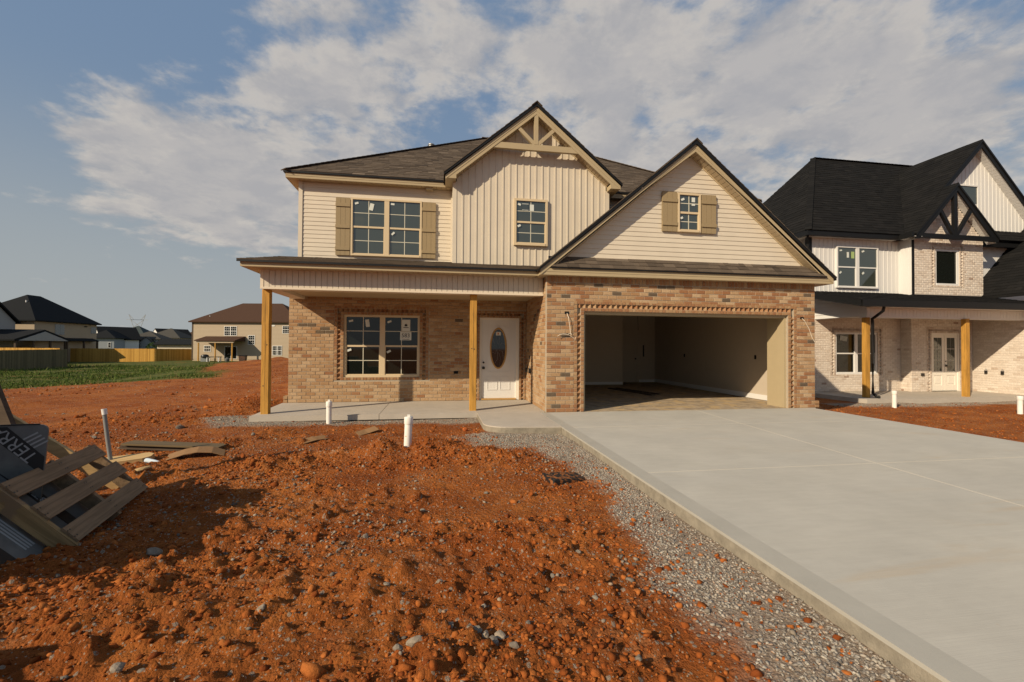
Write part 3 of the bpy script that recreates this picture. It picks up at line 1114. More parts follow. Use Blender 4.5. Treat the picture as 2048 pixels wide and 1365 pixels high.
sh.tabs = sh.tabs + sk.tabs
sh.finish(HOUSE, 300)

# porch window with its paper signs
pw = window(HOUSE, PW0, PW1, PZ0, PZ1, 2.235, 2, mull=.125, bar=.05, glass='glass', stickers=((-4.278, 1.943, .10, .045, -15, 'sticker'), (-3.896, 1.893, .09, .18, -8, 'sticker'), (-3.381, 1.936, .10, .045, -22, 'sticker'), (-4.312, 1.241, .10, .05, -22, 'sticker'), (-3.391, 1.21, .10, .05, -28, 'sticker'), (-2.984, 1.85, .195, .28, 0, 'sticker')))
MB().box(-3.125, -2.857, 2.250, 2.252, 1.489, 1.689).build('house_number_sign', 'sticker', pw)
lettering('583', .135, 'ink', pw, (-2.992, 2.2485, 1.60), (R(90), 0, 0))
g = MB()
for k in range(11):
    g.box(-3.075 + k * .0155, -3.064 + k * .0155, 2.2485, 2.2498, 1.506, 1.517)
g.build('small_print', 'ink', pw)
g = MB()
g.prism([(-3.02, 1.83), (-2.955, 1.83), (-2.955, 1.865), (-2.987, 1.895), (-3.02, 1.865)], 'y', 2.2525, 2.2535)
g.box(-3.05, -2.925, 2.2525, 2.2535, 1.79, 1.806)
g.build('printed_emblem', 'ink', pw)

# front door
door = MB().box(-1.132, -.252, 2.285, 2.325, .045, 2.022).build('front_door', 'white', HOUSE)
g = MB()
g.box(-1.182, -1.132, 2.25, 2.33, 0.004, 2.073)
g.box(-.252, -.177, 2.25, 2.33, 0.004, 2.073)
g.box(-1.132, -.252, 2.25, 2.33, 2.022, 2.073)
g.build('door_frame', 'offwhite', door)
MB().box(-1.132, -.252, 2.235, 2.325, .004, .042).build('threshold', 'oak', door)


def moulding(x0, x1, z0, z1, y=2.285, w=.018, arch=False):
    g = MB()
    o = .009
    g.box(x0, x0 + w, y - o, y, z0, z1)
    g.box(x1 - w, x1, y - o, y, z0, z1)
    g.box(x0 + w, x1 - w, y - o, y, z0, z0 + w)
    if arch:
        n = 10
        for k in range(n):
            a, b = x0 + w + (x1 - x0 - 2 * w) * k / n, x0 + w + (x1 - x0 - 2 * w) * (k + 1) / n
            fa = lambda q: .05 * math.cos((q - (x0 + x1) / 2) / (x1 - x0) * 2 * math.pi) * .5 - .025
            g.hexa([(a, y - o, z1 - w + fa(a)), (b, y - o, z1 - w + fa(b)), (b, y, z1 - w + fa(b)), (a, y, z1 - w + fa(a)),
                    (a, y - o, z1 + fa(a)), (b, y - o, z1 + fa(b)), (b, y, z1 + fa(b)), (a, y, z1 + fa(a))])
    else:
        g.box(x0 + w, x1 - w, y - o, y, z1 - w, z1)
    g.build('moulding', 'white', door)


moulding(-.985, -.40, .70, 1.875, arch=True)
moulding(-.985, -.725, .25, .585)
moulding(-.66, -.40, .25, .585)


def ellipse_ring(mb, cx, cz, y0, y1, ax, az, bx, bz, n=36):
    vs = []
    for k in range(n):
        c, s_ = math.cos(2 * math.pi * k / n), math.sin(2 * math.pi * k / n)
        vs += [(cx + ax * c, y0, cz + az * s_), (cx + (ax * .4 + bx * .6) * c, y0 - .014, cz + (az * .4 + bz * .6) * s_), (cx + bx * c, y1, cz + bz * s_), (cx + ax * c, y1, cz + az * s_)]
    fs = []
    for k in range(n):
        a, b = k * 4, ((k + 1) % n) * 4
        fs += [(a, b, b + 1, a + 1), (a + 1, b + 1, b + 2, a + 2), (a + 3, b + 3, b, a)]
    mb.add(vs, fs)


g = MB()
ellipse_ring(g, -.70, 1.305, 2.272, 2.284, .218, .524, .176, .478)
g.build('oval_window_frame', 'oak', door, smooth=True)
g = MB()
n = 36
g.add([(-.70 + .18 * math.cos(2 * math.pi * k / n), 2.281, 1.305 + .482 * math.sin(2 * math.pi * k / n)) for k in range(n)], [tuple(range(n))])
g.build('oval_pane', 'glass_door', door)
g = MB()
for k in range(8):
    a = k * math.pi / 4 + .2
    g.tube([(-.70 + .03 * math.cos(a), 2.279, 1.305 + .1 * math.sin(a)), (-.70 + .10 * math.cos(a + .35), 2.279, 1.305 + .28 * math.sin(a + .35)), (-.70 + .165 * math.cos(a), 2.279, 1.305 + .46 * math.sin(a))], .0022, 5)
g.build('leading', 'steel', door)
MB().box(-.765, -.64, 2.276, 2.279, 1.63, 1.72).build('door_sticker', 'sticker', door)
MB().box(-.725, -.69, 2.2745, 2.2755, 1.65, 1.70).build('sticker_print', 'orange', door)
for zz, rr in ((.945, .022), (.81, .034)):
    k = MB().lathe([(rr * 1.1, 0), (rr * 1.1, .012), (rr * .5, .018), (rr * .5, .03), (rr, .04), (rr, .06), (rr * .5, .07)], (0, 0, 0), 12).build('door_knob', 'darkmetal', door, smooth=True)
    k.matrix_local = Matrix.Translation((-1.075, 2.285, zz)) @ Matrix.Rotation(R(90), 4, 'X')

# wires left for the garage lamps, boxes on the walls
for hx, hz in ((.426, 2.058), (5.948, 2.036)):
    MB().box(hx - .045, hx + .045, -.006, .02, hz - .024, hz + .024).build('wire_box', 'ink', HOUSE)
g = MB()
g.tube([(.43, -.005, 2.045), (.45, -.05, 1.95), (.475, -.045, 1.80), (.50, -.03, 1.63), (.495, -.03, 1.575), (.44, -.04, 1.60), (.343, -.05, 1.612), (.27, -.05, 1.60), (.215, -.06, 1.566)], .0065, 6)
g.tube([(.50, -.03, 1.63), (.52, -.05, 1.60), (.47, -.06, 1.63), (.44, -.05, 1.60)], .005, 6)
g.tube([(.495, -.03, 1.575), (.55, -.03, 1.54), (.60, -.025, 1.50), (.61, -.02, 1.55)], .004, 6)
g.build('loose_cable', 'cable', HOUSE)
g = MB()
g.tube([(5.945, -.005, 2.03), (5.98, -.04, 1.97), (6.041, -.03, 1.887), (6.10, -.03, 1.80), (6.153, -.02, 1.689), (6.2, -.02, 1.58), (6.266, -.02, 1.49)], .006, 6)
g.build('loose_cable', 'cable', HOUSE)
MB().box(-1.82, -1.71, YW - .006, YW + .01, .665, .735).build('outlet_hole', 'ink', HOUSE)
MB().box(-1.70, -1.64, YW - .008, YW + .01, .665, .735).build('outlet_cover', 'cardboard', HOUSE)


def padlock(x, y, z, face, label, group):
    t = thing('key_lockbox', label, 'lockbox', (x, y, z), group)
    sx = -1
    MB().box(-.045, 0, -.035, .035, -.06, .055).build('lockbox_body', 'darkmetal', t)
    MB().tube([(-.02, -.025, .05), (-.02, -.025, .09), (-.02, 0, .115), (-.02, .025, .09), (-.02, .025, .05)], .006, 6).build('shackle', 'steel', t)


padlock(-.003, 2.017, .773, 'left', 'black lockbox on the brick side wall, the one nearer the white oval-glass door', 'lockboxes')
padlock(-.003, 1.62, .77, 'left', 'black lockbox on the brick side wall, the one farther from the white oval-glass door', 'lockboxes')
for k, (a, b, ln, ty) in enumerate((((3.3, 4.9), (3.75, 2.75), .14, .03), ((3.55, 4.9), (4.05, 3.0), .09, .025))):
    o = MB().beam((a[0], a[1], .02), (b[0], b[1], .02), ln, .03).build('plank', 'darkwood')
    tag(o, ('wide' if k == 0 else 'narrow') + ' brown trim offcut lying on the garage floor', 'plank', 'offcuts on the garage floor')
# ------------------------------------------------------------------ ground
def vnoise(x, y, seed=0):
    xi, yi = np.floor(x).astype(np.int64), np.floor(y).astype(np.int64)
    fx, fy = x - xi, y - yi
    fx, fy = fx * fx * (3 - 2 * fx), fy * fy * (3 - 2 * fy)
    def h(a, b):
        q = (a * 374761393 + b * 668265263 + seed * 974711) & 0xffffffff
        q = ((q ^ (q >> 13)) * 1274126177) & 0xffffffff
        return ((q ^ (q >> 16)) & 0xffff) / 65535.0
    return (h(xi, yi) * (1 - fx) + h(xi + 1, yi) * fx) * (1 - fy) + (h(xi, yi + 1) * (1 - fx) + h(xi + 1, yi + 1) * fx) * fy


def fbm(x, y, o=4, seed=0):
    s, a, t = 0, 1, 0
    for k in range(o):
        s = s + a * vnoise(x * 2 ** k + 17.3 * k, y * 2 ** k - 9.1 * k, seed + k)
        t += a
        a *= .55
    return s / t * 2 - 1


def sst(a, b, x):
    t = np.clip((x - a) / (b - a), 0, 1)
    return t * t * (3 - 2 * t)


MOUNDS = [(-2.93, -2.72, .24, .22, .20), (-2.22, -2.66, .34, .22, .19), (-1.65, -3.05, .45, .28, .11), (-2.55, -3.3, .5, .25, .07), (-2.60, -2.52, .09, .09, -.10),
          (-4.2, -3.1, .45, .22, .07), (-3.6, -2.7, .5, .2, .05), (-2.2, -6.95, .45, .3, .07), (-1.6, -6.9, .3, .25, .06), (-3.9, -6.1, .5, .4, .10), (-4.75, -6.0, .4, .35, .13),
          (-3.0, -5.0, .5, .3, .05), (-3.5, -4.3, .6, .3, -.04), (-4.9, -4.6, .5, .4, -.05), (-6.5, 2.3, .45, .9, .22), (-6.9, 3.6, .7, .9, .15), (-7.6, .6, .9, .5, .06), (-5.0, -.9, .5, .3, .04),
          (-1.4, -5.6, .35, .3, .05), (-2.5, -5.9, .4, .25, .05), (-8.2, -3.5, .8, .6, .10)]


def gravel_mask(x, y):
    w = .42 + .22 * fbm(x * 0 + y * 1.3, y * .7, 3, 5) + .25 * sst(-4.2, -2.2, y) + .9 * sst(-2.6, -1.9, y) * sst(-.9, -1.7, y) + .30 * sst(-5.2, -7.2, y)
    g1 = 1 - sst(w * .7, w * 1.25, -.13 - x + .12 * fbm(x * 5, y * 5, 3, 9))
    g1 = g1 * (y < .2) * (x < .1)
    d2 = np.maximum(np.maximum(-5.95 - x, x + 1.2), 0)
    yy = .14 - y
    g2 = (1 - sst(.22, .50, yy + .16 * fbm(x * 3, y * 3, 3, 21) - .18 * sst(-2.8, -1.6, x))) * (1 - sst(0, .5, d2)) * (yy > -.5)
    g3 = (1 - sst(.3, .65, np.hypot((x + 6.0) * .8, y - .5) + .15 * fbm(x * 3, y * 3, 3, 25)))
    g4 = (1 - sst(.35, .7, np.hypot((x + .9) * .7, y + 1.95) + .15 * fbm(x * 3, y * 3, 3, 26)))
    g5 = (1 - sst(.2, .6, np.abs(2.3 - y) + .2 * fbm(x * 2, y * 2, 3, 27))) * (x > 9)
    return np.clip(np.maximum.reduce([g1, g2, g3, g4, g5]), 0, 1)


def grass_mask(x, y):
    line = -12 - np.maximum(y - 13, 0) * .50
    j = 1.2 * fbm(x * .5, y * .5, 3, 31)
    front = 13.2 + (x + 12) * -.04 + j * .6
    a = sst(-.6, .6, line - x + j) * sst(front - .4, front + .5, y)
    b = sst(31, 34, y + j)
    c = sst(34, 40, x) * 0
    return np.clip(np.maximum(a, b), 0, 1)


def near_fade(x, y):
    return 1 - .6 * sst(6, 14, np.hypot(x + 2.16, y + 8.89)) 


def ground_z(x, y, fine=True):
    x, y = np.asarray(x, float), np.asarray(y, float)
    z = np.full(np.broadcast(x, y).shape, -.125)
    left = np.clip((-12 - x) / 10, 0, 1)
    z = z - .56 * left * sst(1, 14, y) - .25 * sst(15, 45, y) * sst(-10, -30, x) - .25 * sst(40, 66, y) * sst(-40, -52, x)
    z = z - .45 * sst(30, 60, y) * (1 - sst(-10, -30, x)) - .12 * sst(40, 62, y)
    z = z + .62 * np.exp(-((x + 14.5) / 6) ** 2 - ((y - 26) / 6) ** 2) * (1 + .35 * fbm(x * .8, y * .8, 4, 92)) + .18 * np.exp(-((x + 9.5) / 2.2) ** 2 - ((y - 16) / 3) ** 2)
    z = z - .17 * sst(6.3, 9.5, x) * sst(-9, -4, y) * (1 - sst(18, 40, y)) - .12 * sst(-9, -13, y)
    rough = sst(-11, -9.2, y) * (1 - sst(10, 30, y)) * (1 - .6 * grass_mask(x, y))
    z = z + rough * (.035 * fbm(x * .8, y * .8, 3, 1) + .05 * sst(-5, -7, x) * sst(1, 3, y) * np.maximum(fbm(x * 1.7, y * 1.7, 5, 91), -.1))
    for mx, my, sx, sy, a in MOUNDS:
        z = z + a * np.exp(-((x - mx) / sx) ** 2 - ((y - my) / sy) ** 2)
    if fine:
        lump = fbm(x * 3.1, y * 3.1, 3, 2)
        lump2 = fbm(x * 9.0, y * 9.0, 3, 3)
        patch = sst(-.15, .35, fbm(x * .9, y * .9, 2, 4)) * .85 + .15
        gm = gravel_mask(x, y)
        md_ = 0
        for mx, my, sx, sy, a in MOUNDS:
            if a > .04:
                md_ = md_ + np.exp(-((x - mx) / sx / 1.4) ** 2 - ((y - my) / sy / 1.4) ** 2)
        p2 = np.clip(.10 + 1.2 * sst(-.05, .4, fbm(x * .9 + 3, y * .9, 3, 4)) + .8 * np.minimum(md_, 1), 0, 1.3)
        crumb = np.maximum(fbm(x * 5.5, y * 5.5, 5, 71) - .05, 0) * .085 + np.maximum(fbm(x * 15, y * 15, 4, 72) - .02, 0) * .055
        z = z + rough * (1 - .85 * gm) * (patch * .022 * lump + p2 * crumb * near_fade(x, y))
        z = z + .015 * gm
    # keep clear of slabs and of the buildings' floors
    edge = .02
    def under(x0, x1, y0, y1, cap, m=.35):
        nonlocal z
        d = np.maximum(np.maximum(x0 - x, x - x1), np.maximum(y0 - y, y - y1))
        lim = cap + np.maximum(d, 0) * .6
        z = np.where(d < m, np.minimum(z, lim), z)
    under(-5.68, -1.3, .14, 2.4, -.085)
    under(-1.42, 0, -1.6, 2.4, -.09)
    under(-.13, 6.25, -20, .2, -.095)
    under(XL, GW, 2.2, 11.5, -.10)
    under(10.4, 17.1, 2.5, 5, -.24)
    ins = (x > -5.4) & (x < -1.7) & (y > .4) & (y < 2.3) | (x > -1.2) & (x < -.05) & (y > -1.3) & (y < 2.3) | (x > .1) & (x < 6.05) & (y > -16) & (y < 11) | (x > -5.5) & (x < 6.1) & (y > 2.4) & (y < 11.3)
    return np.where(ins, -.45, z)


def axis(stops):
    out = [stops[0][0]]
    for (a, sa), (b, sb) in zip(stops, stops[1:]):
        while out[-1] < b - 1e-6:
            t = (out[-1] - a) / (b - a)
            out.append(min(b, out[-1] + sa + (sb - sa) * t))
    return np.array(out)


gx = axis([(-900, 120), (-120, 8), (-60, 2), (-24, .6), (-12, .16), (-6.6, .021), (-.1, .021), (.4, .3), (6, .3), (6.3, .06), (9, .09), (20, .5), (60, 4), (900, 120)])
gy = axis([(-300, 60), (-40, 5), (-12, .5), (-9.2, .05), (-7.8, .018), (-4, .021), (0, .03), (3, .07), (10, .16), (22, .3), (45, .8), (90, 4), (300, 20), (1200, 150)])
X, Y = np.meshgrid(gx, gy)
Z = ground_z(X, Y)


def fast_mesh(name, verts, faces, mat, attrs=None, nper=None):
    """verts (n,3), faces (m,k)"""
    me = bpy.data.meshes.new(name)
    m, k = faces.shape
    me.vertices.add(len(verts))
    me.vertices.foreach_set('co', np.asarray(verts, np.float32).ravel())
    me.loops.add(m * k)
    me.loops.foreach_set('vertex_index', faces.astype(np.int32).ravel())
    me.polygons.add(m)
    me.polygons.foreach_set('loop_start', np.arange(0, m * k, k, dtype=np.int32))
    for n_, (dom, val) in (attrs or {}).items():
        a = me.attributes.new(n_, 'FLOAT', dom)
        a.data.foreach_set('value', np.asarray(val, np.float32).ravel())
    me.materials.append(MAT[mat])
    me.update(calc_edges=True)
    return me


def ground_material():
    m = bpy.data.materials.new('red_clay_ground')
    m.use_nodes = True
    nt = m.node_tree
    p = nt.nodes['Principled BSDF']
    p.inputs['Roughness'].default_value = .95
    p.inputs['Specular IOR Level'].default_value = .1
    pos = nt.nodes.new('ShaderNodeNewGeometry').outputs['Position']
    def att(n):
        a = nt.nodes.new('ShaderNodeAttribute')
        a.attribute_name = n
        return a.outputs['Fac']
    n_big, n_mid, n_fine = noise(nt, pos, .7, 4, .6), noise(nt, pos, 5, 5, .6), noise(nt, pos, 55, 4, .7)
    c = mixc(nt, ramp(nt, n_big, .35, .65), (.26, .069, .014), (.39, .128, .029))
    c = mixc(nt, ramp(nt, n_mid, .40, .68, 0, .65), c, (.20, .052, .012))
    c = mixc(nt, ramp(nt, noise(nt, pos, 2.1, 6, .72, .4), .56, .70, 0, .5), c, (.38, .17, .07))
    c = mixc(nt, ramp(nt, n_fine, .60, .72, 0, .5), c, (.38, .19, .09))
    c = mixc(nt, ramp(nt, n_fine, .40, .28, 0, .6), c, (.10, .026, .008))
    far = nt.nodes.new('ShaderNodeMapping')
    far.inputs['Scale'].default_value = (.35, 1.5, 1)
    far.inputs['Rotation'].default_value = (0, 0, R(-20))
    nt.links.new(pos, far.inputs[0])
    c = mixc(nt, ramp(nt, noise(nt, far.outputs[0], 1.6, 7, .75, .3), .50, .72, 0, .55), c, (.13, .034, .010))
    c = mixc(nt, ramp(nt, noise(nt, far.outputs[0], 2.7, 8, .8, .3), .60, .70, 0, .45), c, (.42, .25, .14))
    def voro(sc):
        v = nt.nodes.new('ShaderNodeTexVoronoi')
        v.inputs['Scale'].default_value = sc
        nt.links.new(pos, v.inputs['Vector'])
        return v
    v1, v2 = voro(34), voro(85)
    for vv, thr, cc_ in ((v1, .90, (.30, .25, .19)), (v2, .88, (.36, .29, .21))):
        sp = nt.nodes.new('ShaderNodeSeparateColor')
        nt.links.new(vv.outputs['Color'], sp.inputs[0])
        pick = mth(nt, 'GREATER_THAN', sp.outputs[0], thr)
        inner = mth(nt, 'LESS_THAN', vv.outputs['Distance'], .42)
        c = mixc(nt, mth(nt, 'MULTIPLY', mth(nt, 'MULTIPLY', pick, inner), .8), c, cc_)
    gr = mixc(nt, ramp(nt, noise(nt, pos, 60, 4, .7), .35, .65), (.22, .18, .13), (.42, .36, .285))
    c = mixc(nt, mth(nt, 'MULTIPLY', att('gravel'), .85), c, gr)
    gs = mixc(nt, ramp(nt, noise(nt, pos, 1.1, 5, .65), .35, .65), (.050, .075, .015), (.13, .125, .034))
    gs = mixc(nt, ramp(nt, noise(nt, pos, .45, 5, .7), .57, .66, 0, .8), gs, (.25, .10, .03))
    c = mixc(nt, att('grass'), c, gs)
    nt.links.new(c, p.inputs['Base Color'])
    bp = nt.nodes.new('ShaderNodeBump')
    bp.inputs['Distance'].default_value = .035
    bp.inputs['Strength'].default_value = 1
    hgt = mth(nt, 'ADD', mth(nt, 'MULTIPLY', noise(nt, pos, 15, 8, .75), .9), mth(nt, 'MULTIPLY', n_fine, .2))
    hgt = mth(nt, 'SUBTRACT', hgt, mth(nt, 'ADD', mth(nt, 'MULTIPLY', v1.outputs['Distance'], .38), mth(nt, 'MULTIPLY', v2.outputs['Distance'], .22)))
    nt.links.new(hgt, bp.inputs['Height'])
    nt.links.new(bp.outputs[0], p.inputs['Normal'])
    return m


MAT['ground'] = ground_material()
ny, nx = X.shape
idx = np.arange(nx * ny).reshape(ny, nx)
F = np.stack([idx[:-1, :-1], idx[:-1, 1:], idx[1:, 1:], idx[1:, :-1]], -1).reshape(-1, 4)
me = fast_mesh('ground', np.stack([X, Y, Z], -1).reshape(-1, 3), F, 'ground', {'gravel': ('POINT', gravel_mask(X, Y)), 'grass': ('POINT', grass_mask(X, Y))})
me.polygons.foreach_set('use_smooth', [True] * len(me.polygons))
gobj = link('ground', me, None, kind='structure')

# slabs
MAT['trowel'] = material('trowelled_concrete_edge', (.40, .375, .32), .6, .3, None, (2.5, .08), (140, .0008))


def drive_material():
    m = material('driveway_concrete', (.48, .45, .385), .88, .18, None, (1.3, .10), (150, .0012))
    nt = m.node_tree
    p = nt.nodes['Principled BSDF']
    src = p.inputs['Base Color'].links[0].from_socket
    mp = nt.nodes.new('ShaderNodeMapping')
    mp.inputs['Scale'].default_value = (.35, 1.6, 1)
    nt.links.new(nt.nodes.new('ShaderNodeNewGeometry').outputs['Position'], mp.inputs[0])
    c = mixc(nt, ramp(nt, noise(nt, mp.outputs[0], 1.3, 5, .65, .5), .58, .74, 0, .40), src, (.47, .335, .19))
    c = mixc(nt, ramp(nt, noise(nt, mp.outputs[0], 9, 4, .6), .35, .7, 0, .16), c, (.33, .30, .26))
    mp2 = nt.nodes.new('ShaderNodeMapping')
    mp2.inputs['Scale'].default_value = (1.2, 60, 1)
    nt.links.new(mp.inputs[0].links[0].from_socket, mp2.inputs[0])
    br = noise(nt, mp2.outputs[0], 2.2, 4, .6)
    c = mixc(nt, ramp(nt, br, .3, .7, .10, 0), c, (.25, .22, .18))
    c = mixc(nt, ramp(nt, noise(nt, mp.outputs[0], .9, 3, .5), .3, .7, 0, .22), c, (.40, .385, .35))
    c = mixc(nt, ramp(nt, noise(nt, mp.inputs[0].links[0].from_socket, 7, 5, .7), .68, .76, 0, .5), c, (.40, .22, .10))
    bp = nt.nodes.new('ShaderNodeBump')
    bp.inputs['Distance'].default_value = .0012
    nt.links.new(br, bp.inputs['Height'])
    nt.links.new(bp.outputs[0], p.inputs['Normal'])
    nt.links.new(c, p.inputs['Base Color'])
    return m


MAT['drive'] = drive_material()
MAT['joint'] = material('dusty_joint', (.56, .51, .42), .95, .1)
DL, DR = -.123, 6.2
drv = thing('driveway', 'new pale concrete driveway leading into the open garage', 'driveway')
del drv['category'], drv['label']
drv['kind'] = 'structure'
jx = lambda y: 3.32 + .09 * y
JW = .02
MB().box(DL + .02, DR - .02, -16, -.004, -.13, -.003).build('driveway_base', 'joint', drv)
MB().box(DL, DL + .17, -16, -.006, -.022, 0).build('edge_strip', 'trowel', drv)
MAT['formed'] = material('clay_stained_formed_edge', (.27, .235, .18), .95, .1, None, (9, .3), (70, .004))
MB().box(DL + .001, DL + .03, -16, -.006, -.15, -.0222).build('formed_side', 'formed', drv)
for ya, yb in ((-1.70, -.006), (-4.4, -1.70 - JW), (-7.9, -4.4 - JW), (-16, -7.9 - JW)):
    for side in (0, 1):
        if side == 0:
            p = [(DL + .1705, ya), (jx(ya) - JW, ya), (jx(yb) - JW, yb), (DL + .1705, yb)]
        else:
            p = [(jx(ya), ya), (DR, ya), (DR, yb), (jx(yb), yb)]
        MB().prism(p, 'z', -.115, -.0006).build('concrete_panel', 'drive', drv)
wk = MB()
p = [(-1.405, .136), (-1.405, -1.08)]
for k in range(9):
    a = math.pi + (math.pi / 2) * k / 8
    p.append((-1.405 + .42 + .42 * math.cos(a), -1.10 + .42 * math.sin(a)))
p += [(DL - .004, -1.60), (DL - .004, .136)]
wk.prism(p, 'z', -.02, -.001)
wk = wk.build('walkway', 'concrete', None, kind='structure')
ws = MB()
cx_, cy_ = -.76, -.73
ws.prism([(cx_ + (a - cx_) * .998, cy_ + (b - cy_) * .998) for a, b in p], 'z', -.14, -.0205)
ws.build('formed_side', 'formed', wk)
ps = thing('porch_slab', '', '')
del ps['category'], ps['label']
ps['kind'] = 'structure'
MB().prism([(-5.69, .14), (-3.335, .14), (-3.335, YW), (-5.78, YW)], 'z', -.10, 0).build('concrete_panel', 'concrete', ps)
MB().prism([(-3.325, .14), (-.004, .14), (-.004, YW), (-3.325, YW)], 'z', -.10, 0).build('concrete_panel', 'concrete', ps)
MB().box(-3.335, -3.325, .145, YW, -.09, -.012).build('joint_filler', 'darkwood', ps)
g = MB()
g.box(-.004, .05, -.02, .0, -.1, -.002)
MB().box(.0, 6.28, -.02, .01, -.12, -.003).build('joint_filler', 'joint', drv)


# ------------------------------------------------------------------ clods, stones, gravel, grass
def ico():
    t = (1 + 5 ** .5) / 2
    v = np.array([(-1, t, 0), (1, t, 0), (-1, -t, 0), (1, -t, 0), (0, -1, t), (0, 1, t), (0, -1, -t), (0, 1, -t), (t, 0, -1), (t, 0, 1), (-t, 0, -1), (-t, 0, 1)], float)
    v /= np.linalg.norm(v[0])
    f = np.array([(0, 11, 5), (0, 5, 1), (0, 1, 7), (0, 7, 10), (0, 10, 11), (1, 5, 9), (5, 11, 4), (11, 10, 2), (10, 7, 6), (7, 1, 8), (3, 9, 4), (3, 4, 2), (3, 2, 6), (3, 6, 8), (3, 8, 9), (4, 9, 5), (2, 4, 11), (6, 2, 10), (8, 6, 7), (9, 8, 1)])
    return v, f


IV, IF = ico()


def ico2():
    verts, fs, cache = [tuple(p) for p in IV], [], {}
    def mid(a, b):
        k = (min(a, b), max(a, b))
        if k not in cache:
            m = np.array(verts[a]) + np.array(verts[b])
            verts.append(tuple(m / np.linalg.norm(m)))
            cache[k] = len(verts) - 1
        return cache[k]
    for a, b, c in IF:
        ab, bc, ca = mid(a, b), mid(b, c), mid(c, a)
        fs += [(a, ab, ca), (b, bc, ab), (c, ca, bc), (ab, bc, ca)]
    return np.array(verts), np.array(fs)


I2V, I2F = ico2()


def scatter(name, xy, size, mat, sink=.3, flat=(.5, .9), rough=.28, tint=None, fine=False):
    n = len(xy)
    bv, bf = (I2V, I2F) if fine else (IV, IF)
    m = len(bv)
    v = np.repeat(bv[None], n, 0)
    if fine:                                             # planes knocked off, then crumbled
        for _ in range(5):
            nr = RNG.normal(size=(n, 1, 3))
            nr /= np.linalg.norm(nr, axis=2, keepdims=True)
            d = (v * nr).sum(2, keepdims=True) - RNG.uniform(.35, .8, (n, 1, 1))
            v = v - np.maximum(d, 0) * nr
    v = v * (1 + RNG.uniform(-rough, rough, (n, m, 1)))
    ang = RNG.uniform(0, 2 * np.pi, n)
    s = np.stack([RNG.uniform(.75, 1.35, n), RNG.uniform(.65, 1.1, n), RNG.uniform(*flat, n)], -1) * size[:, None]
    v = v * s[:, None, :]
    ta = RNG.uniform(-.5, .5, n)
    cy_, sy_ = np.cos(ta)[:, None], np.sin(ta)[:, None]
    x_, z_ = v[..., 0] * cy_ - v[..., 2] * sy_, v[..., 0] * sy_ + v[..., 2] * cy_
    c_, s_ = np.cos(ang)[:, None], np.sin(ang)[:, None]
    vx, vy = x_ * c_ - v[..., 1] * s_, x_ * s_ + v[..., 1] * c_
    zz = ground_z(xy[:, 0], xy[:, 1])
    V = np.stack([vx + xy[:, :1], vy + xy[:, 1:], z_ + (zz + size * (flat[0] + flat[1]) / 2 * (1 - 2 * sink))[:, None]], -1).reshape(-1, 3)
    Fc = (bf[None] + (np.arange(n) * m)[:, None, None]).reshape(-1, 3)
    t = RNG.uniform(0, 1, n) if tint is None else tint
    return link(name, fast_mesh(name, V, Fc, mat, {'tint': ('FACE', np.repeat(t, len(bf)))}), None, kind='stuff')


MAT['clod'] = material('red_clay_clod', (.3, .08, .02), .95, .1, [(0, (.165, .042, .011)), (.5, (.275, .076, .017)), (1, (.38, .125, .031))], (45, .3), (70, .006))
MAT['gravel'] = material('limestone_gravel', (.4, .36, .3), .9, .15, [(0, (.14, .12, .10)), (.35, (.27, .235, .195)), (.8, (.35, .31, .25)), (.93, (.42, .37, .30)), (1, (.33, .14, .05))], (60, .2))
MAT['stone'] = material('grey_stone', (.3, .27, .22), .9, .15, [(0, (.10, .085, .07)), (.5, (.21, .175, .135)), (.85, (.33, .26, .185)), (1, (.33, .16, .07))], (30, .3), (60, .004))

n = 260000
xy = np.stack([RNG.uniform(-9, -.2, n), RNG.uniform(-8.6, 3.2, n)], -1)
patch = sst(-.2, .45, fbm(xy[:, 0] * 1.1, xy[:, 1] * 1.1, 3, 4))
md = np.zeros(n)
for mx, my, sx, sy, a in MOUNDS:
    if a > .05:
        md += np.exp(-((xy[:, 0] - mx) / sx / 1.3) ** 2 - ((xy[:, 1] - my) / sy / 1.3) ** 2)
dist = np.hypot(xy[:, 0] + 2.16, xy[:, 1] + 8.89)
keep = RNG.uniform(0, 1, n) < (.05 + .36 * patch + .6 * np.clip(md, 0, 1)) * (1 - .6 * gravel_mask(xy[:, 0], xy[:, 1])) * np.clip(5.5 / dist, .25, 1) * (ground_z(xy[:, 0], xy[:, 1]) > -.3)
keep &= ~((xy[:, 0] > -5.75) & (xy[:, 1] > .1) | (xy[:, 0] > -1.45) & (xy[:, 1] > -1.65))
xy = xy[keep]
sz = .004 + .010 * RNG.uniform(0, 1, len(xy)) ** 3 + .022 * (RNG.uniform(0, 1, len(xy)) ** 14)
big = RNG.uniform(0, 1, len(xy)) > .994
sz[big] += RNG.uniform(.008, .022, big.sum())
scatter('clay_clods', xy, sz, 'clod', .45, (.45, .85), .5)
n = 2600                                                 # bigger crags
bxy = np.stack([RNG.uniform(-8, -.6, n), RNG.uniform(-8.2, 0, n)], -1)
p3 = sst(.0, .45, fbm(bxy[:, 0] * .9 + 3, bxy[:, 1] * .9, 3, 4))
mdb = np.zeros(n)
for mx, my, sx, sy, a in MOUNDS:
    if a > .05:
        mdb += np.exp(-((bxy[:, 0] - mx) / sx / 1.3) ** 2 - ((bxy[:, 1] - my) / sy / 1.3) ** 2)
bk = (RNG.uniform(0, 1, n) <    .015 + .36 * p3 + .35 * np.clip(mdb, 0, 1)) & (gravel_mask(bxy[:, 0], bxy[:, 1]) < .2) & ~((bxy[:, 0] > -1.45) & (bxy[:, 1] > -1.65))
bxy = bxy[bk]
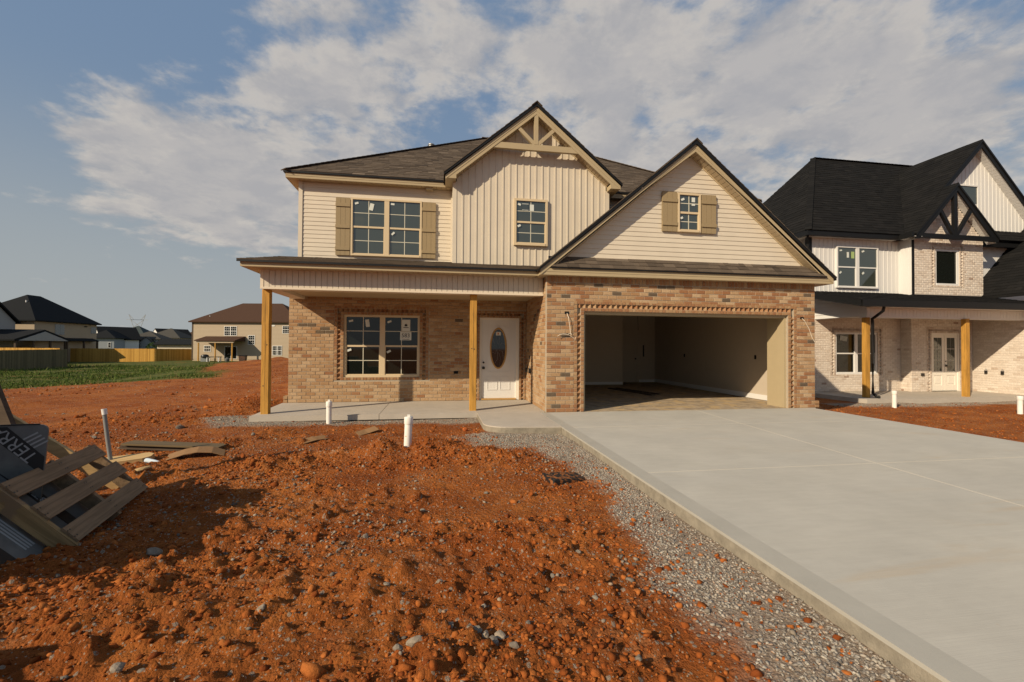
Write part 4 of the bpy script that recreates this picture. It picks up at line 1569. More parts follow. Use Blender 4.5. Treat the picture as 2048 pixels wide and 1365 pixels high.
scatter('clay_clods', bxy, .008 + .024 * RNG.uniform(0, 1, len(bxy)) ** 4, 'clod', .45, (.5, .85), .24, fine=True)
n = 5000                                                 # sparse lumps over the graded side yard
bxy = np.stack([RNG.uniform(-20, -5.8, n), RNG.uniform(-1, 18, n)], -1)
bk = (RNG.uniform(0, 1, n) < .12 + .6 * sst(.05, .4, fbm(bxy[:, 0] * .5, bxy[:, 1] * .9, 3, 93)) + .8 * np.exp(-((bxy[:, 0] + 6.7) / .8) ** 2 - ((bxy[:, 1] - 2.6) / 1.4) ** 2)) & (grass_mask(bxy[:, 0], bxy[:, 1]) < .1)
bxy = bxy[bk]
scatter('clay_clods', bxy, .012 + .05 * RNG.uniform(0, 1, len(bxy)) ** 4, 'clod', .4, (.5, .8), .4)
print('clods', len(xy))

n = 60000
xy = np.concatenate([np.stack([RNG.uniform(-2.2, -.13, n), RNG.uniform(-8.6, -1.4, n)], -1), np.stack([RNG.uniform(-6.8, -1.0, n // 2), RNG.uniform(-.7, 1.2, n // 2)], -1), np.stack([RNG.uniform(9.3, 17, n // 6), RNG.uniform(1.2, 2.5, n // 6)], -1)])
gm = gravel_mask(xy[:, 0], xy[:, 1])
keep = (RNG.uniform(0, 1, len(xy)) < gm ** 1.2 * (.35 + .65 * sst(-.35, .25, fbm(xy[:, 0] * 4, xy[:, 1] * 4, 3, 81)))) & ~((xy[:, 0] > -1.41) & (xy[:, 1] > -1.61) & (xy[:, 0] < 1)) & ~((xy[:, 1] > .135) & (xy[:, 0] > -5.70) & (xy[:, 0] < 1))
xy = xy[keep]
sz = RNG.uniform(.0038, .0115, len(xy))
scatter('gravel', xy, sz, 'gravel', .3, (.4, .75), .5)
print('gravel', len(xy))

n = 70000
xy = np.stack([RNG.uniform(-8.5, -.3, n), RNG.uniform(-8.4, 2.5, n)], -1)
pt = sst(.0, .4, fbm(xy[:, 0] * 1.3 + 5, xy[:, 1] * 1.3, 3, 44))
dist = np.hypot(xy[:, 0] + 2.16, xy[:, 1] + 8.89)
keep = RNG.uniform(0, 1, n) < (.08 + .75 * pt) * np.clip(5 / dist, .2, 1) * np.clip(1.3 + (xy[:, 0] + .5) * .16, .25, 1.2)
keep &= ~((xy[:, 0] > -5.75) & (xy[:, 1] > .1) | (xy[:, 0] > -1.45) & (xy[:, 1] > -1.65))
xy = xy[keep]
sz = .0035 + .016 * RNG.uniform(0, 1, len(xy)) ** 6
scatter('pebbles', xy, sz, 'stone', .2, (.45, .8), .35)
print('pebbles', len(xy))
n = 7000
xy = np.stack([RNG.uniform(-20, -5.8, n), RNG.uniform(-2, 16, n)], -1)
xy = xy[(RNG.uniform(0, 1, n) < .1 + .8 * sst(.1, .35, fbm(xy[:, 0] * .35 - 4, xy[:, 1] * 1.1, 3, 94))) & (grass_mask(xy[:, 0], xy[:, 1]) < .1)]
scatter('pebbles', xy, .008 + .022 * RNG.uniform(0, 1, len(xy)) ** 4, 'stone', .2, (.45, .8), .35, tint=RNG.uniform(.4, .95, len(xy)))

# dirt and stones over the right-hand yard
n = 9000
xy = np.stack([RNG.uniform(6.3, 14, n), RNG.uniform(-5, 2.3, n)], -1)
xy = xy[RNG.uniform(0, 1, n) < .5]
scatter('clay_clods', xy, .006 + .022 * RNG.uniform(0, 1, len(xy)) ** 4, 'clod', .3, (.5, .9), .3)

# grass blades on the field beyond the yard
MAT['grass'] = material('field_grass', (.05, .08, .02), .9, .1, [(0, (.045, .082, .014)), (.5, (.085, .125, .024)), (.8, (.16, .165, .045)), (1, (.32, .24, .11))])
n = 150000
gxy = np.stack([RNG.uniform(-48, -10, n), 12 + 34 * RNG.uniform(0, 1, n) ** 1.6], -1)
gk = RNG.uniform(0, 1, n) < grass_mask(gxy[:, 0], gxy[:, 1]) * sst(-.35, .15, fbm(gxy[:, 0] * .45, gxy[:, 1] * .45, 3, 61))
gk &= (gxy[:, 0] + 2.16) / (gxy[:, 1] + 8.89) > -1.05
gxy = gxy[gk]
n = len(gxy)
tall = fbm(gxy[:, 0] * .35, gxy[:, 1] * .35, 3, 62)
h = RNG.uniform(.03, .10, n) * (1 + 1.2 * np.maximum(tall, 0)) + .22 * (RNG.uniform(0, 1, n) > .985) + .25 * sst(-34, -38, gxy[:, 0]) * RNG.uniform(0, 1, n)
w = RNG.uniform(.012, .03, n) * (.7 + gxy[:, 1] / 40)
a = RNG.uniform(0, np.pi, n)
z = ground_z(gxy[:, 0], gxy[:, 1]) - .02
dx, dy = np.cos(a) * w, np.sin(a) * w
lx, ly = RNG.normal(0, .35, n) * h, RNG.normal(0, .35, n) * h
V = np.stack([np.stack([gxy[:, 0] - dx, gxy[:, 1] - dy, z], -1), np.stack([gxy[:, 0] + dx, gxy[:, 1] + dy, z], -1), np.stack([gxy[:, 0] + lx, gxy[:, 1] + ly, z + h], -1)], 1).reshape(-1, 3)
tn = np.clip(.45 + .45 * tall + RNG.normal(0, .22, n) + .4 * sst(-34, -38, gxy[:, 0]) * RNG.uniform(0, 1, n), 0, 1)
link('grass', fast_mesh('grass', V, np.arange(3 * n).reshape(-1, 3), 'grass', {'tint': ('FACE', tn)}), None, kind='stuff')
print('grass', n)


def gz(x, y):
    return float(ground_z(np.array([x]), np.array([y]))[0])


# ------------------------------------------------------------------ single things on the dirt
def cleanout(x, y, top, label, r=.054, base=None, lean=(0, 0), plug=True):
    b = gz(x, y) - .08 if base is None else base
    t = thing('drain_pipe', label, 'pipe', (x, y, b), 'white drain pipes standing out of the ground')
    h = top - b
    lx, ly = lean
    MB().tube([(0, 0, 0), (lx * .5, ly * .5, h * .5), (lx, ly, h - .08)], r, 20).build('pipe_body', 'pvc', t, smooth=True)
    c = MB()
    c.lathe([(r * 1.14, 0), (r * 1.16, .004), (r * 1.16, .085), (r * 1.08, .098)], (lx, ly, h - .12), 20)
    cap = c.build('pipe_cap', 'pvc', t, smooth=True)
    if plug:
        MB().box(lx - .02, lx + .02, ly - .02, ly + .02, h - .022, h + .008).build('square_plug', 'pvc', cap)
    return t


cleanout(-4.205, -.11, .32, 'white drain pipe in the gravel just in front of the porch slab', r=.048)
cleanout(-2.60, -2.52, .375, 'tall stained white drain pipe standing in a mound of red dirt', r=.053, base=-.24, lean=(.015, .01))
cleanout(10.45, 1.72, .20, 'white drain pipe before the porch of the white house with black roofs', r=.055, base=-.5, plug=False)
cleanout(12.6, .32, .18, 'white drain pipe at the right picture edge, before the white house', r=.055, base=-.5, plug=False)
t = thing('conduit', 'thin grey conduit with a white cap standing behind the wooden pallet', 'pipe', (-6.15, -2.67, gz(-6.15, -2.67) - .05))
MB().tube([(0, 0, 0), (-.05, 0, .35), (-.09, 0, .67)], .022, 12).build('conduit_tube', 'greypvc', t, smooth=True)
MB().tube([(-.085, 0, .655), (-.096, 0, .725)], .028, 12).build('conduit_cap', 'white', t, smooth=True)

# pallet lying askew over a stack of wrapped boards
PO = Vector((-5.122, -5.314, .382))
PR = Matrix(((-.2307, -.6642, .7120), (.9730, -.1553, .1704), (-.0026, .7321, .6812)))
qm = PR.to_quaternion()


def placed(t, o=PO, q=qm):
    t.rotation_mode = 'QUATERNION'
    t.rotation_quaternion = q
    t.location = o
    return t


t = placed(thing('pallet', 'weathered wooden pallet tilted against a stack of wrapped boards', 'pallet'))
sl = MB().box(0, 1.325, -.14, 0, -.018, 0).mesh('slat', 'pallet')
for y in (0, -.241, -.483):
    o = link('slat', sl, t)
    o.location = (random.uniform(-.012, .012), y, 0)
nl = MB()
for u in (.0, .03, .65, .68, 1.26, 1.29):
    for y in (-.04, -.10, -.28, -.34, -.52, -.58):
        nl.box(u - .005, u + .005, y - .005, y + .005, .0002, .0022)
nl.build('nail_heads', 'darkmetal', t, kind='stuff')
for u in (-.03, .64, 1.25):
    MB().box(u, u + .045, -.655, .02, -.125, -.019).build('stringer', 'stringer' if u < 0 else 'pallet', t)
for y in (.0, -.5):
    MB().box(0, 1.3, y - .10, y, -.145, -.126).build('bottom_slat', 'pallet', t)


def bundle(t, x0, x1, y0, y1, z0, z1, rounded):
    r = .05
    pts = [(x0, z0), (x1, z0)]
    for k in range(5):
        a = math.pi / 2 * k / 4
        pts.append((x1 - r + r * math.cos(a), z1 - r + r * math.sin(a)))
    pts.append((x0, z1))
    g = MB()
    g.prism(pts, 'y', y0, y1)
    b = g.build('stack_or_shadow_box', 'wrap', t)
    e = MB()
    e.box(x0, x1 - r, y0 - .004, y0 + .03, z1 - .002, z1 + .008)
    e.build('black_edge', 'band', t)
    return b


# stack below the pallet (its top sheet is parallel to the pallet)
t = placed(thing('board_stack', 'low stack of grey printed wrapped boards lying under the pallet', 'board stack', group='wrapped board stacks'))
MB().box(-.55, .75, -.60, .75, -.55, -.15).build('stack_or_shadow_box', 'wrap', t)
for u in (-.32, .42):
    MB().box(u - .062, u + .062, -.597, .55, -.1495, -.1475).build('print_band', 'band', t)
    lettering('SUBTERRA', .105, 'print', t, (u, -.12, -.1465), (0, 0, R(90)))
g = MB()
for k in range(4):
    g.box(-.14 + k * .03, -.125 + k * .03, -.45, -.12, -.1498, -.1485)
    g.box(.06 + k * .03, .075 + k * .03, -.50, -.25, -.1498, -.1485)
g.build('small_print', 'print', t)
MB().box(-.551, .751, -.604, -.58, -.56, -.149).build('black_edge', 'band', t)

for (a, b, c_, d_, h_) in ((-6.9, -5.22, -6.38, -5.62, .80), (-7.0, -5.46, -5.58, -5.02, .92), (-6.2, -4.72, -7.5, -6.95, .42)):  # unseen boxes left of view, added and sized to shadow the lower-left dirt
    o = MB().box(a, b, c_, d_, -.3, h_).build('stack_or_shadow_box', 'wrap')
    o.parent = t
    o.matrix_parent_inverse = Matrix.LocRotScale(PO, qm, Vector((1, 1, 1))).inverted()
# upright bundle at the frame's left edge
t = thing('board_stack', 'upright grey wrapped board bundle with black edge behind the pallet', 'board stack', (-5.19, -4.93, 0), 'wrapped board stacks')
t.rotation_euler = (R(-6), R(3), R(30))
bundle(t, -1.3, 0, 0, .05, .0, .71, True)
s = .16
pts = [(-.36, .70), (-.22, .70), (-.005, .46), (-.005, .32)]
MB().prism(pts, 'y', -.0025, -.001).build('print_band', 'band', t)
lettering('TERRA', .115, 'print', t, (-.175, -.0035, .572), (R(90), R(-132), 0))
g = MB()
for k in range(4):
    g.beam((-.13 + k * .02, -.002, .60 - k * .022), (-.03 + k * .02 - .025, -.002, .60 + .10 - k * .022 - .05), .012, .001, (0, 1, 0))
g.build('small_print', 'print', t)

tag(MB().beam((-6.50, -4.0, 1.45), (-5.93, -4.1, .10), .14, .045, (0, 1, .3)).build('plank', 'darkwood'), 'dark plank leaning on the pile at the left picture edge', 'plank')
tag(MB().beam((-6.19, -4.0, .64), (-5.35, -3.8, -.10), .045, .10, (0, 0, 1)).build('lumber_board', 'lumber'), 'fresh pale two-by-six leaning down behind the pallet', 'board')
tag(MB().beam((-8.1, -6.9, .12), (-6.1, -5.2, .75), .14, .04).build('plank', 'darkwood'), 'unseen board added out of view on the left to cast shadow', 'plank')  # out-of-view board, added for the shadow it casts
z0 = gz(-6.0, -2.35)
g = MB()
pts = [(-.30, -.16), (.20, -.16), (.29, -.10), (.30, .02), (.22, .10), (-.30, .12)]
g.prism(pts, 'z', 0, .085)
o = tag(g.build('wood_block', 'lumber'), 'pale rounded wood block lying behind the pallet', 'wood block')
o.scale = (.85, .8, .8)
o.location, o.rotation_euler = (-6.0, -2.60, z0 + .0), (R(8), R(-4), R(15))
t = thing('trim_stack', 'stack of brown trim boards lying on the red dirt behind the pallet', 'trim boards', (-5.75, -1.98, gz(-5.75, -1.98)))
t.rotation_euler = (0, R(2), R(-8))
for k, (a, b, y, zz) in enumerate(((-.75, .55, 0, .0), (-.75, .60, .02, .03), (-.7, .62, -.03, .06))):
    MB().box(a, b, y - .11, y + .11, zz, zz + .024).build('trim_board', 'darkwood' if k < 2 else 'bronze', t)


def sheet(name, label, cat, pts, w, mat, th=.006):
    """a bent strip of card: centre line pts, half-width vector w"""
    g = MB()
    wv = Vector(w)
    for p, q in zip(pts, pts[1:]):
        p, q = Vector(p), Vector(q)
        g.hexa([tuple(p - wv), tuple(q - wv), tuple(q + wv), tuple(p + wv)] + [tuple(v + Vector((0, 0, th))) for v in (p - wv, q - wv, q + wv, p + wv)])
    return tag(g.build(name, mat), label, cat)


z0 = gz(-5.3, -2.45)
sheet('cardboard_strip', 'bent strip of brown cardboard lying right of the trim boards', 'cardboard', [(-5.60, -2.55, z0 + .0), (-5.42, -2.50, z0 + .055), (-5.28, -2.47, z0 + .075), (-5.12, -2.44, z0 + .06), (-4.98, -2.42, z0 + .01)], (-.05, .13, .01), 'cardboard')
z0 = gz(-4.05, -1.55)
sheet('cardboard_scrap', 'flat cardboard scrap half buried nearer the pallet, before the porch', 'cardboard', [(-4.22, -1.72, z0 + .01), (-4.08, -1.58, z0 + .03), (-3.93, -1.42, z0 + .02)], (-.06, .08, .01), 'cardboard')
z0 = gz(-3.35, -1.05)
sheet('cardboard_scrap', 'curled cardboard scrap left of the tall white drain pipe, before the porch', 'cardboard', [(-3.50, -1.22, z0 + .01), (-3.38, -1.08, z0 + .02), (-3.22, -.98, z0 + .06)], (-.05, .09, .015), 'cardboard')
t = thing('bottle', 'crushed clear plastic bottle lying by the brown trim boards', 'bottle', (-5.62, -2.80, gz(-5.62, -2.80) + .035))
t.rotation_euler = (0, 0, R(-28))
g = MB()
g.tube([(-.11, 0, 0), (-.09, 0, .003), (-.03, .004, 0), (.02, -.004, .004), (.07, 0, 0), (.095, 0, 0)], .034, 10, r1=.016)
g.build('bottle_body', 'clear', t, smooth=True)
MB().tube([(.094, 0, 0), (.115, 0, 0)], .015, 10).build('bottle_cap', 'white', t)
t = thing('valve_box', 'black plastic valve box lid sunk askew in the red dirt', 'valve box', (-.80, -4.13, gz(-.80, -4.13) + .012))
t.rotation_euler = (R(4), R(5), R(18))
p = [(-.21, -.13), (.20, -.13), (.23, -.10), (.23, .10), (.20, .13), (-.21, .13), (-.23, .10), (-.23, -.10)]
MB().prism(p, 'z', -.05, .028).build('box_body', 'plastic', t)
MB().prism([(x * .9, y * .88) for x, y in p], 'z', .0285, .036).build('box_lid', 'plastic', t)
g = MB()
for k in range(6):
    g.box(-.15 + k * .05, -.13 + k * .05, -.08, .08, .0365, .040)
g.build('lid_ribs', 'plastic', t, kind='stuff')


def stone(x, y, r, mat, seed, flat=.6, tint=.5):
    rng = np.random.default_rng(seed)
    v = IV.copy()
    # one subdivision, pushed about
    verts, fs, cache = [tuple(p) for p in v], [], {}
    def mid(a, b):
        k = (min(a, b), max(a, b))
        if k not in cache:
            m = np.array(verts[a]) + np.array(verts[b])
            verts.append(tuple(m / np.linalg.norm(m)))
            cache[k] = len(verts) - 1
        return cache[k]
    for a, b, c in IF:
        ab, bc, ca = mid(a, b), mid(b, c), mid(c, a)
        fs += [(a, ab, ca), (b, bc, ab), (c, ca, bc), (ab, bc, ca)]
    P = np.array(verts)
    for _ in range(7):                               # cut facets
        nrm = rng.normal(size=3)
        nrm /= np.linalg.norm(nrm)
        d = rng.uniform(.55, .85)
        over = np.maximum(P @ nrm - d, 0)
        P = P - over[:, None] * nrm
    P = P * (1 + rng.uniform(-.04, .04, (len(P), 1)))
    P = P * np.array([rng.uniform(.9, 1.35), rng.uniform(.7, 1.0), flat]) * r * .82
    mb = MB().add([tuple(p) for p in P], fs)
    o = mb.build('stone', mat)
    o['tint'] = tint
    o.location = (x, y, gz(x, y) + r * flat * .45)
    o.rotation_euler = (rng.uniform(-.3, .3), rng.uniform(-.3, .3), rng.uniform(0, 6.3))
    return o


STONES = [(-2.10, -6.59, .036, .45), (-1.97, -6.69, .040, .40), (-1.93, -6.715, .034, .85), (-1.895, -6.76, .038, .45), (-1.86, -6.70, .034, .75), (-2.34, -6.80, .036, .45), (-2.265, -6.80, .048, .6), (-2.06, -6.86, .036, .5),
          (-2.00, -6.63, .026, .25), (-1.80, -6.80, .032, .3), (-1.70, -6.62, .026, .4), (-3.55, -6.66, .042, .6), (-3.46, -6.66, .022, .6), (-4.065, -5.51, .050, .5), (-1.28, -6.45, .030, .6), (-6.64, -.28, .075, .35), (-1.08, -2.96, .05, .2),
          (-2.46, -6.15, .028, .55), (-2.15, -6.17, .026, .5), (-3.1, -6.3, .028, .7), (-3.35, -5.9, .026, .5), (-2.7, -5.4, .032, .4), (-1.5, -5.3, .03, .5), (-1.2, -5.9, .03, .45), (-1.0, -6.3, .034, .4), (-1.45, -6.15, .03, .35), (-3.0, -4.6, .03, .6),
          (-2.3, -4.9, .032, .5), (-1.7, -4.5, .03, .45), (-3.7, -3.7, .035, .5), (-5.1, -1.2, .05, .6), (-7.4, -1.1, .06, .5), (-6.3, .4, .05, .8)]
SINGLE = {0: 'left flat grey stone of the small heap near the lower picture edge', 2: 'pale cream stone at the back of the small heap near the lower edge', 6: 'biggest stone, half clay-coated, left of the small heap near the lower edge',
          7: 'single grey stone just below the small heap at the lower edge', 11: 'larger grey stone at the lower picture edge, left of the middle', 13: 'pale stone lying in the shadow right of the wooden pallet', 14: 'tan stone near the driveway gravel, right of the small heap',
          15: 'grey stone alone on the dirt left of the porch corner', 16: 'dark stone on the dirt above the black valve box', 30: 'grey stone between the cardboard strip and the porch gravel', 31: 'grey stone farthest left on the bare dirt', 32: 'pale stone at the left end of the porch gravel'}
for k, (x, y, r, tn) in enumerate(STONES):
    o = stone(x, y, r, 'stone', 100 + k, RNG.uniform(.5, .75), tn)
    if k in SINGLE:
        tag(o, SINGLE[k], 'stone')
    else:
        tag(o, 'small loose stone lying on the red dirt', 'stone', 'loose stones on the red dirt')
o = stone(-1.72, -1.17, .062, 'orange', 7, .9)
tag(o, 'round orange clay lump on the gravel before the porch', 'clay lump')
o = stone(-5.45, -3.30, .085, 'lumber', 9, .5)
o.scale = (1.4, .7, .8)
o.name = 'wood_chunk'
tag(o, 'broken chunk of pale wood on the dirt at the right end of the pallet', 'wood chunk')

# ------------------------------------------------------------------ the white neighbour house
H2 = thing('house', 'white two-storey house with black roofs and black gable truss, beyond the driveway', 'house')
bw2 = Brickwork('wbrick')
ZF = -.16
g = MB()
LW = (11.683, 13.427, .44, 1.935)
DW = (15.27, 16.495, ZF, 1.94)
w = .072
rec = [(LW[0] - 2 * w, LW[0] - w, LW[2] - w, LW[3] + 2 * w), (LW[1] + w, LW[1] + 2 * w, LW[2] - w, LW[3] + 2 * w), (LW[0] - 2 * w, LW[1] + 2 * w, LW[3] + w, LW[3] + 2 * w)]
mortar_wall(g, 4.8, 10.8, 14.42, -.4, 2.75, [LW], rec)
rec = [(DW[0] - 2 * w, DW[0] - w, -.4, DW[3] + 2 * w), (DW[1] + w, DW[1] + 2 * w, -.4, DW[3] + 2 * w), (DW[0] - 2 * w, DW[1] + 2 * w, DW[3] + w, DW[3] + 2 * w)]
mortar_wall(g, 4.43, 14.408, 17.06, -.4, 2.75, [DW], rec)
g.box(14.408, 14.5, 4.565, 4.93, -.4, 2.75)
g.box(17.058, 17.2, -2, 4.45, -.4, 2.75)
g.build('brick_wall_backing', 'wmortar', H2)
nz = -2
brick_wall(bw2, 'front', 4.8, 10.8, 14.40, nz * CO, 33 * CO, [(LW[0] - 3 * w, LW[1] + 3 * w, LW[2] - w, LW[3] + 3 * w)], red=.03, dark=.012)
brick_wall(bw2, 'front', 4.43, 14.40, 17.05, nz * CO, 33 * CO, [(DW[0] - 3 * w, DW[1] + 3 * w, -1, DW[3] + 3 * w)], red=.03, dark=.012)
brick_wall(bw2, 'left', 14.40, 4.5, 4.8, nz * CO, 33 * CO, red=.03, dark=.01)
brick_wall(bw2, 'left', 17.05, -2, 4.43, nz * CO, 33 * CO, red=.03, dark=.01)
_bt = brick_tint
brick_surround(bw2, H2, 4.8, *LW, 'wbrick', 'wmortar', sill=True, w=w)
brick_surround(bw2, H2, 4.43, DW[0], DW[1], ZF, DW[3], 'wbrick', 'wmortar', w=w)
BWN = (15.462, 16.512, 3.675, 4.985)
g = MB()
rec = [(BWN[0] - 2 * w, BWN[0] - w, BWN[2] - w, BWN[3] + 2 * w), (BWN[1] + w, BWN[1] + 2 * w, BWN[2] - w, BWN[3] + 2 * w), (BWN[0] - 2 * w, BWN[1] + 2 * w, BWN[3] + w, BWN[3] + 2 * w)]
mortar_wall(g, 4.43, 14.47, 17.56, 3.30, 5.35, [BWN], rec)
g.prism([(14.47, 5.35), (17.56, 5.35), (16.0, 6.98)], 'y', 4.438, 4.56)
g.build('bay_wall_backing', 'wmortar', H2)
brick_wall(bw2, 'front', 4.43, 14.48, 17.56, 41 * CO, 66 * CO, [(BWN[0] - 3 * w, BWN[1] + 3 * w, BWN[2] - w, BWN[3] + 3 * w)], red=.03, dark=.012)
for k in range(20):
    h = k * CO
    hw = 1.54 - h / 1.06
    if hw > .1:
        brick_wall(bw2, 'front', 4.43, 16.01 - hw, 16.01 + hw, (66 + k) * CO, (67 + k) * CO, red=.03, dark=.012)
brick_surround(bw2, H2, 4.43, *BWN, 'wbrick', 'wmortar', sill=True, w=w)
bw2.finish(H2, 300)
g = MB()
g.box(14.46, 17.58, 4.40, 4.50, 3.27, 3.31)
g.box(14.455, 14.53, 4.415, 4.45, 3.31, 5.36)
g.box(10.645, 10.80, 4.87, 5.0, 3.2, 5.36)
g.build('black_corner_trim', 'black', H2)
# upper siding
k = 0
x = 10.80
while x < 14.46:
    q = MB()
    q.box(x, x + .145, 4.90, 4.93, 3.30, 5.36)
    q.box(x + .145, x + .178, 4.888, 4.93, 3.30, 5.36)
    q.build('siding_panel', 'wsiding', H2)
    x += .178
y = 4.45
while y < 4.9:
    q = MB()
    q.box(14.462, 14.48, y, y + .12, 3.30, 5.36)
    q.box(14.452, 14.48, y + .12, y + .15, 3.30, 5.36)
    q.build('siding_panel', 'wsiding', H2)
    y += .15
x = 17.6
while x < 20.5:
    MB().box(x, x + .16, 4.92, 4.95, 3.30, 5.30).build('siding_panel', 'wsiding', H2)
    x += .165
g = MB()
g.box(10.80, 20.9, 4.94, 14, -.4, 5.36)
g.box(14.5, 17.0, 4.57, 4.94, -.4, 5.36)
g.box(17.3, 20.9, -1.9, 4.94, -.4, 2.3)
g.build('house_body', 'wsiding', H2)
window(H2, 11.77, 13.503, 3.534, 5.026, 4.825, 2, frame='white', glass='glass_up', mull=.13, bar=.05, grille=False, stickers=((11.95, 4.87, .10, .05, -10, 'sticker'), (12.24, 4.72, .09, .20, 0, 'sticker'), (12.44, 4.72, .13, .24, 0, 'green_sticker'), (12.87, 4.87, .11, .06, -20, 'sticker'), (11.93, 4.08, .10, .06, -40, 'sticker'), (12.87, 4.08, .10, .07, -40, 'sticker')))
window(H2, *LW, 4.83, 2, frame='white', glass='glass', mull=.13, bar=.06, grille=False, stickers=((12.05, 1.72, .3, .18, 10, 'glass_up'),))
window(H2, *BWN, 4.46, 1, frame='white', glass='glass', bar=.07, grille=False, sash=False)
dd = MB().box(DW[0] + .03, DW[1] - .03, 4.50, 4.55, ZF + .02, DW[3] - .04).build('double_door', 'offwhite', H2)
g = MB()
g.box(DW[0], DW[0] + .05, 4.46, 4.56, ZF, DW[3])
g.box(DW[1] - .05, DW[1], 4.46, 4.56, ZF, DW[3])
g.box(DW[0] + .05, DW[1] - .05, 4.46, 4.56, DW[3] - .06, DW[3])
g.build('door_frame', 'offwhite', dd)
mid = (DW[0] + DW[1]) / 2
for a, b in ((DW[0] + .05, mid - .008), (mid + .008, DW[1] - .05)):
    g = MB()
    st = .10
    g.box(a, a + st, 4.485, 4.505, ZF + .02, DW[3] - .06)
    g.box(b - st, b, 4.485, 4.505, ZF + .02, DW[3] - .06)
    g.box(a + st, b - st, 4.485, 4.505, ZF + .02, ZF + .22)
    g.box(a + st, b - st, 4.485, 4.505, .42, .56)
    g.box(a + st, b - st, 4.485, 4.505, DW[3] - .16, DW[3] - .06)
    g.box(a + st + .06, b - st - .06, 4.492, 4.505, ZF + .28, .36)
    g.build('door_leaf', 'offwhite', dd)
    for c in range(2):
        for r in range(3):
            pw_, ph = (b - a - 2 * st) / 2, (DW[3] - .16 - .56) / 3
            x0, z0 = a + st + c * pw_, .56 + r * ph
            MB().box(x0 + .008, x0 + pw_ - .008, 4.492, 4.498, z0 + .008, z0 + ph - .008).build('pane', 'glass_up', dd)
MB().box(mid + .03, mid + .07, 4.43, 4.485, .73, .80).build('door_handle', 'darkmetal', dd)
MB().box(mid + .035, mid + .065, 4.46, 4.485, .91, .94).build('deadbolt', 'darkmetal', dd)
# porch of the neighbour
sl2 = MB().prism([(10.42, 2.5), (17.1, 2.5), (17.1, 4.9), (10.42, 4.9)], 'z', -.32, ZF).build('porch_slab', 'concrete', None, kind='structure')
for x0, y0 in ((10.86, 2.92), (14.44, 2.79)):
    MB().prism([(x0, y0), (x0 + .14, y0), (x0 + .14, y0 + .14), (x0, y0 + .14)], 'z', ZF, 2.34).build('post', 'post', H2)
g = MB()
g.box(10.84, 17.2, 2.88, 3.12, 2.33, 2.64)
g.box(10.856, 11.0, 3.12, 4.9, 2.37, 2.70)
g.build('porch_beam', 'wsiding', H2)
x = 10.85
w_ = .13
fb2 = MB().box(0, w_ - .008, 0, .012, 0, .25).mesh('frieze_board', 'wsiding')
while x < 17.1:
    b = link('frieze_board', fb2, H2)
    b.location = (x, 2.87, 2.37)
    x += w_
for k in range(7):                                      # gable end of the porch in lap siding
    z = 2.38 + k * .125
    ya = 2.88 + max(0, (z - 2.66) / .225) if z > 2.66 else 2.88
    if ya < 4.8:
        q = MB()
        q.hexa([(10.835, 4.9, z), (10.835, ya, z), (10.87, ya, z), (10.87, 4.9, z), (10.848, 4.9, z + .123), (10.848, min(4.88, ya + (.1 if z > 2.66 else 0)), z + .123), (10.87, min(4.88, ya + .1), z + .123), (10.87, 4.9, z + .123)])
        q.build('siding_board', 'wsiding', H2)
MB().box(11, 17.1, 3.12, 4.9, 2.45, 2.48).build('porch_ceiling', 'wsiding', H2)
sh2 = Shingles('bshingle')
d = MB()
d.prism([(2.42, 2.80), (5.0, 3.40), (5.0, 3.32), (2.42, 2.72)], 'x', 10.15, 17.9)
d.build('porch_roof_deck', 'black', H2)
g = MB()
g.box(10.17, 17.9, 2.38, 2.48, 2.62, 2.815)
g.prism([(2.42, 2.62), (4.95, 3.20), (4.95, 3.40), (2.42, 2.80)], 'x', 10.148, 10.18)
g.build('gutter', 'black', H2)
MB().box(10.80, 17.9, 2.48, 2.88, 2.63, 2.65).build('porch_soffit', 'wsiding', H2)
ln = math.hypot(2.58, .6)
sh2.plane((10.15, 2.40, 2.805), (1, 0, 0), (0, 2.58 / ln, .6 / ln), [(0, 0), (7.7, 0), (7.7, ln), (0, ln)], expo=.16, tab=.34)
g = MB()
g.tube([(10.99, 2.45, 2.66), (11.0, 2.50, 2.50), (10.99, 2.70, 2.36), (11.02, 2.86, 2.28), (11.06, 2.885, 2.15), (11.06, 2.885, .9), (11.06, 2.885, -.02), (11.07, 2.80, -.10), (11.10, 2.70, -.13)], .042, 8)
g.build('downspout', 'black', H2, smooth=True)
g = MB()
g.tube([(10.42, 4.62, 5.30), (10.45, 4.72, 5.18), (10.60, 4.82, 5.05), (10.62, 4.84, 4.8), (10.62, 4.84, 3.5)], .04, 8)
g.build('downspout', 'black', H2, smooth=True)
# main roof
g = MB()
g.box(10.33, 14.15, 4.55, 4.66, 5.28, 5.45)
g.box(10.33, 10.45, 4.66, 14, 5.28, 5.45)
g.box(14.05, 14.15, 4.10, 4.55, 5.28, 5.45)
g.build('gutter', 'black', H2)
MB().box(17.75, 20.9, 4.60, 4.72, 5.22, 5.38).build('gutter', 'black', H2)
g = MB()
g.box(10.45, 14.4, 4.66, 4.92, 5.30, 5.315)
g.box(10.45, 10.85, 4.92, 14, 5.30, 5.315)
g.box(14.15, 14.47, 4.1, 4.92, 5.30, 5.315)
g.build('soffit', 'wsiding', H2)
s2 = 1.2
ex, ey, ez, rr = 10.33, 4.52, 5.45, 3.5
rz2 = ez + rr * s2
d = MB()
d.add([(ex, ey, ez), (21, ey, ez), (21, ey + 2 * rr, ez), (ex, ey + 2 * rr, ez), (ex + rr, ey + rr, rz2), (21, ey + rr, rz2)], [(0, 1, 5, 4), (3, 0, 4), (2, 3, 4, 5), (1, 2, 5), (3, 2, 1, 0)])
d.build('roof_deck', 'black', H2)
th2 = math.atan(s2)
vl2 = rr / math.cos(th2)
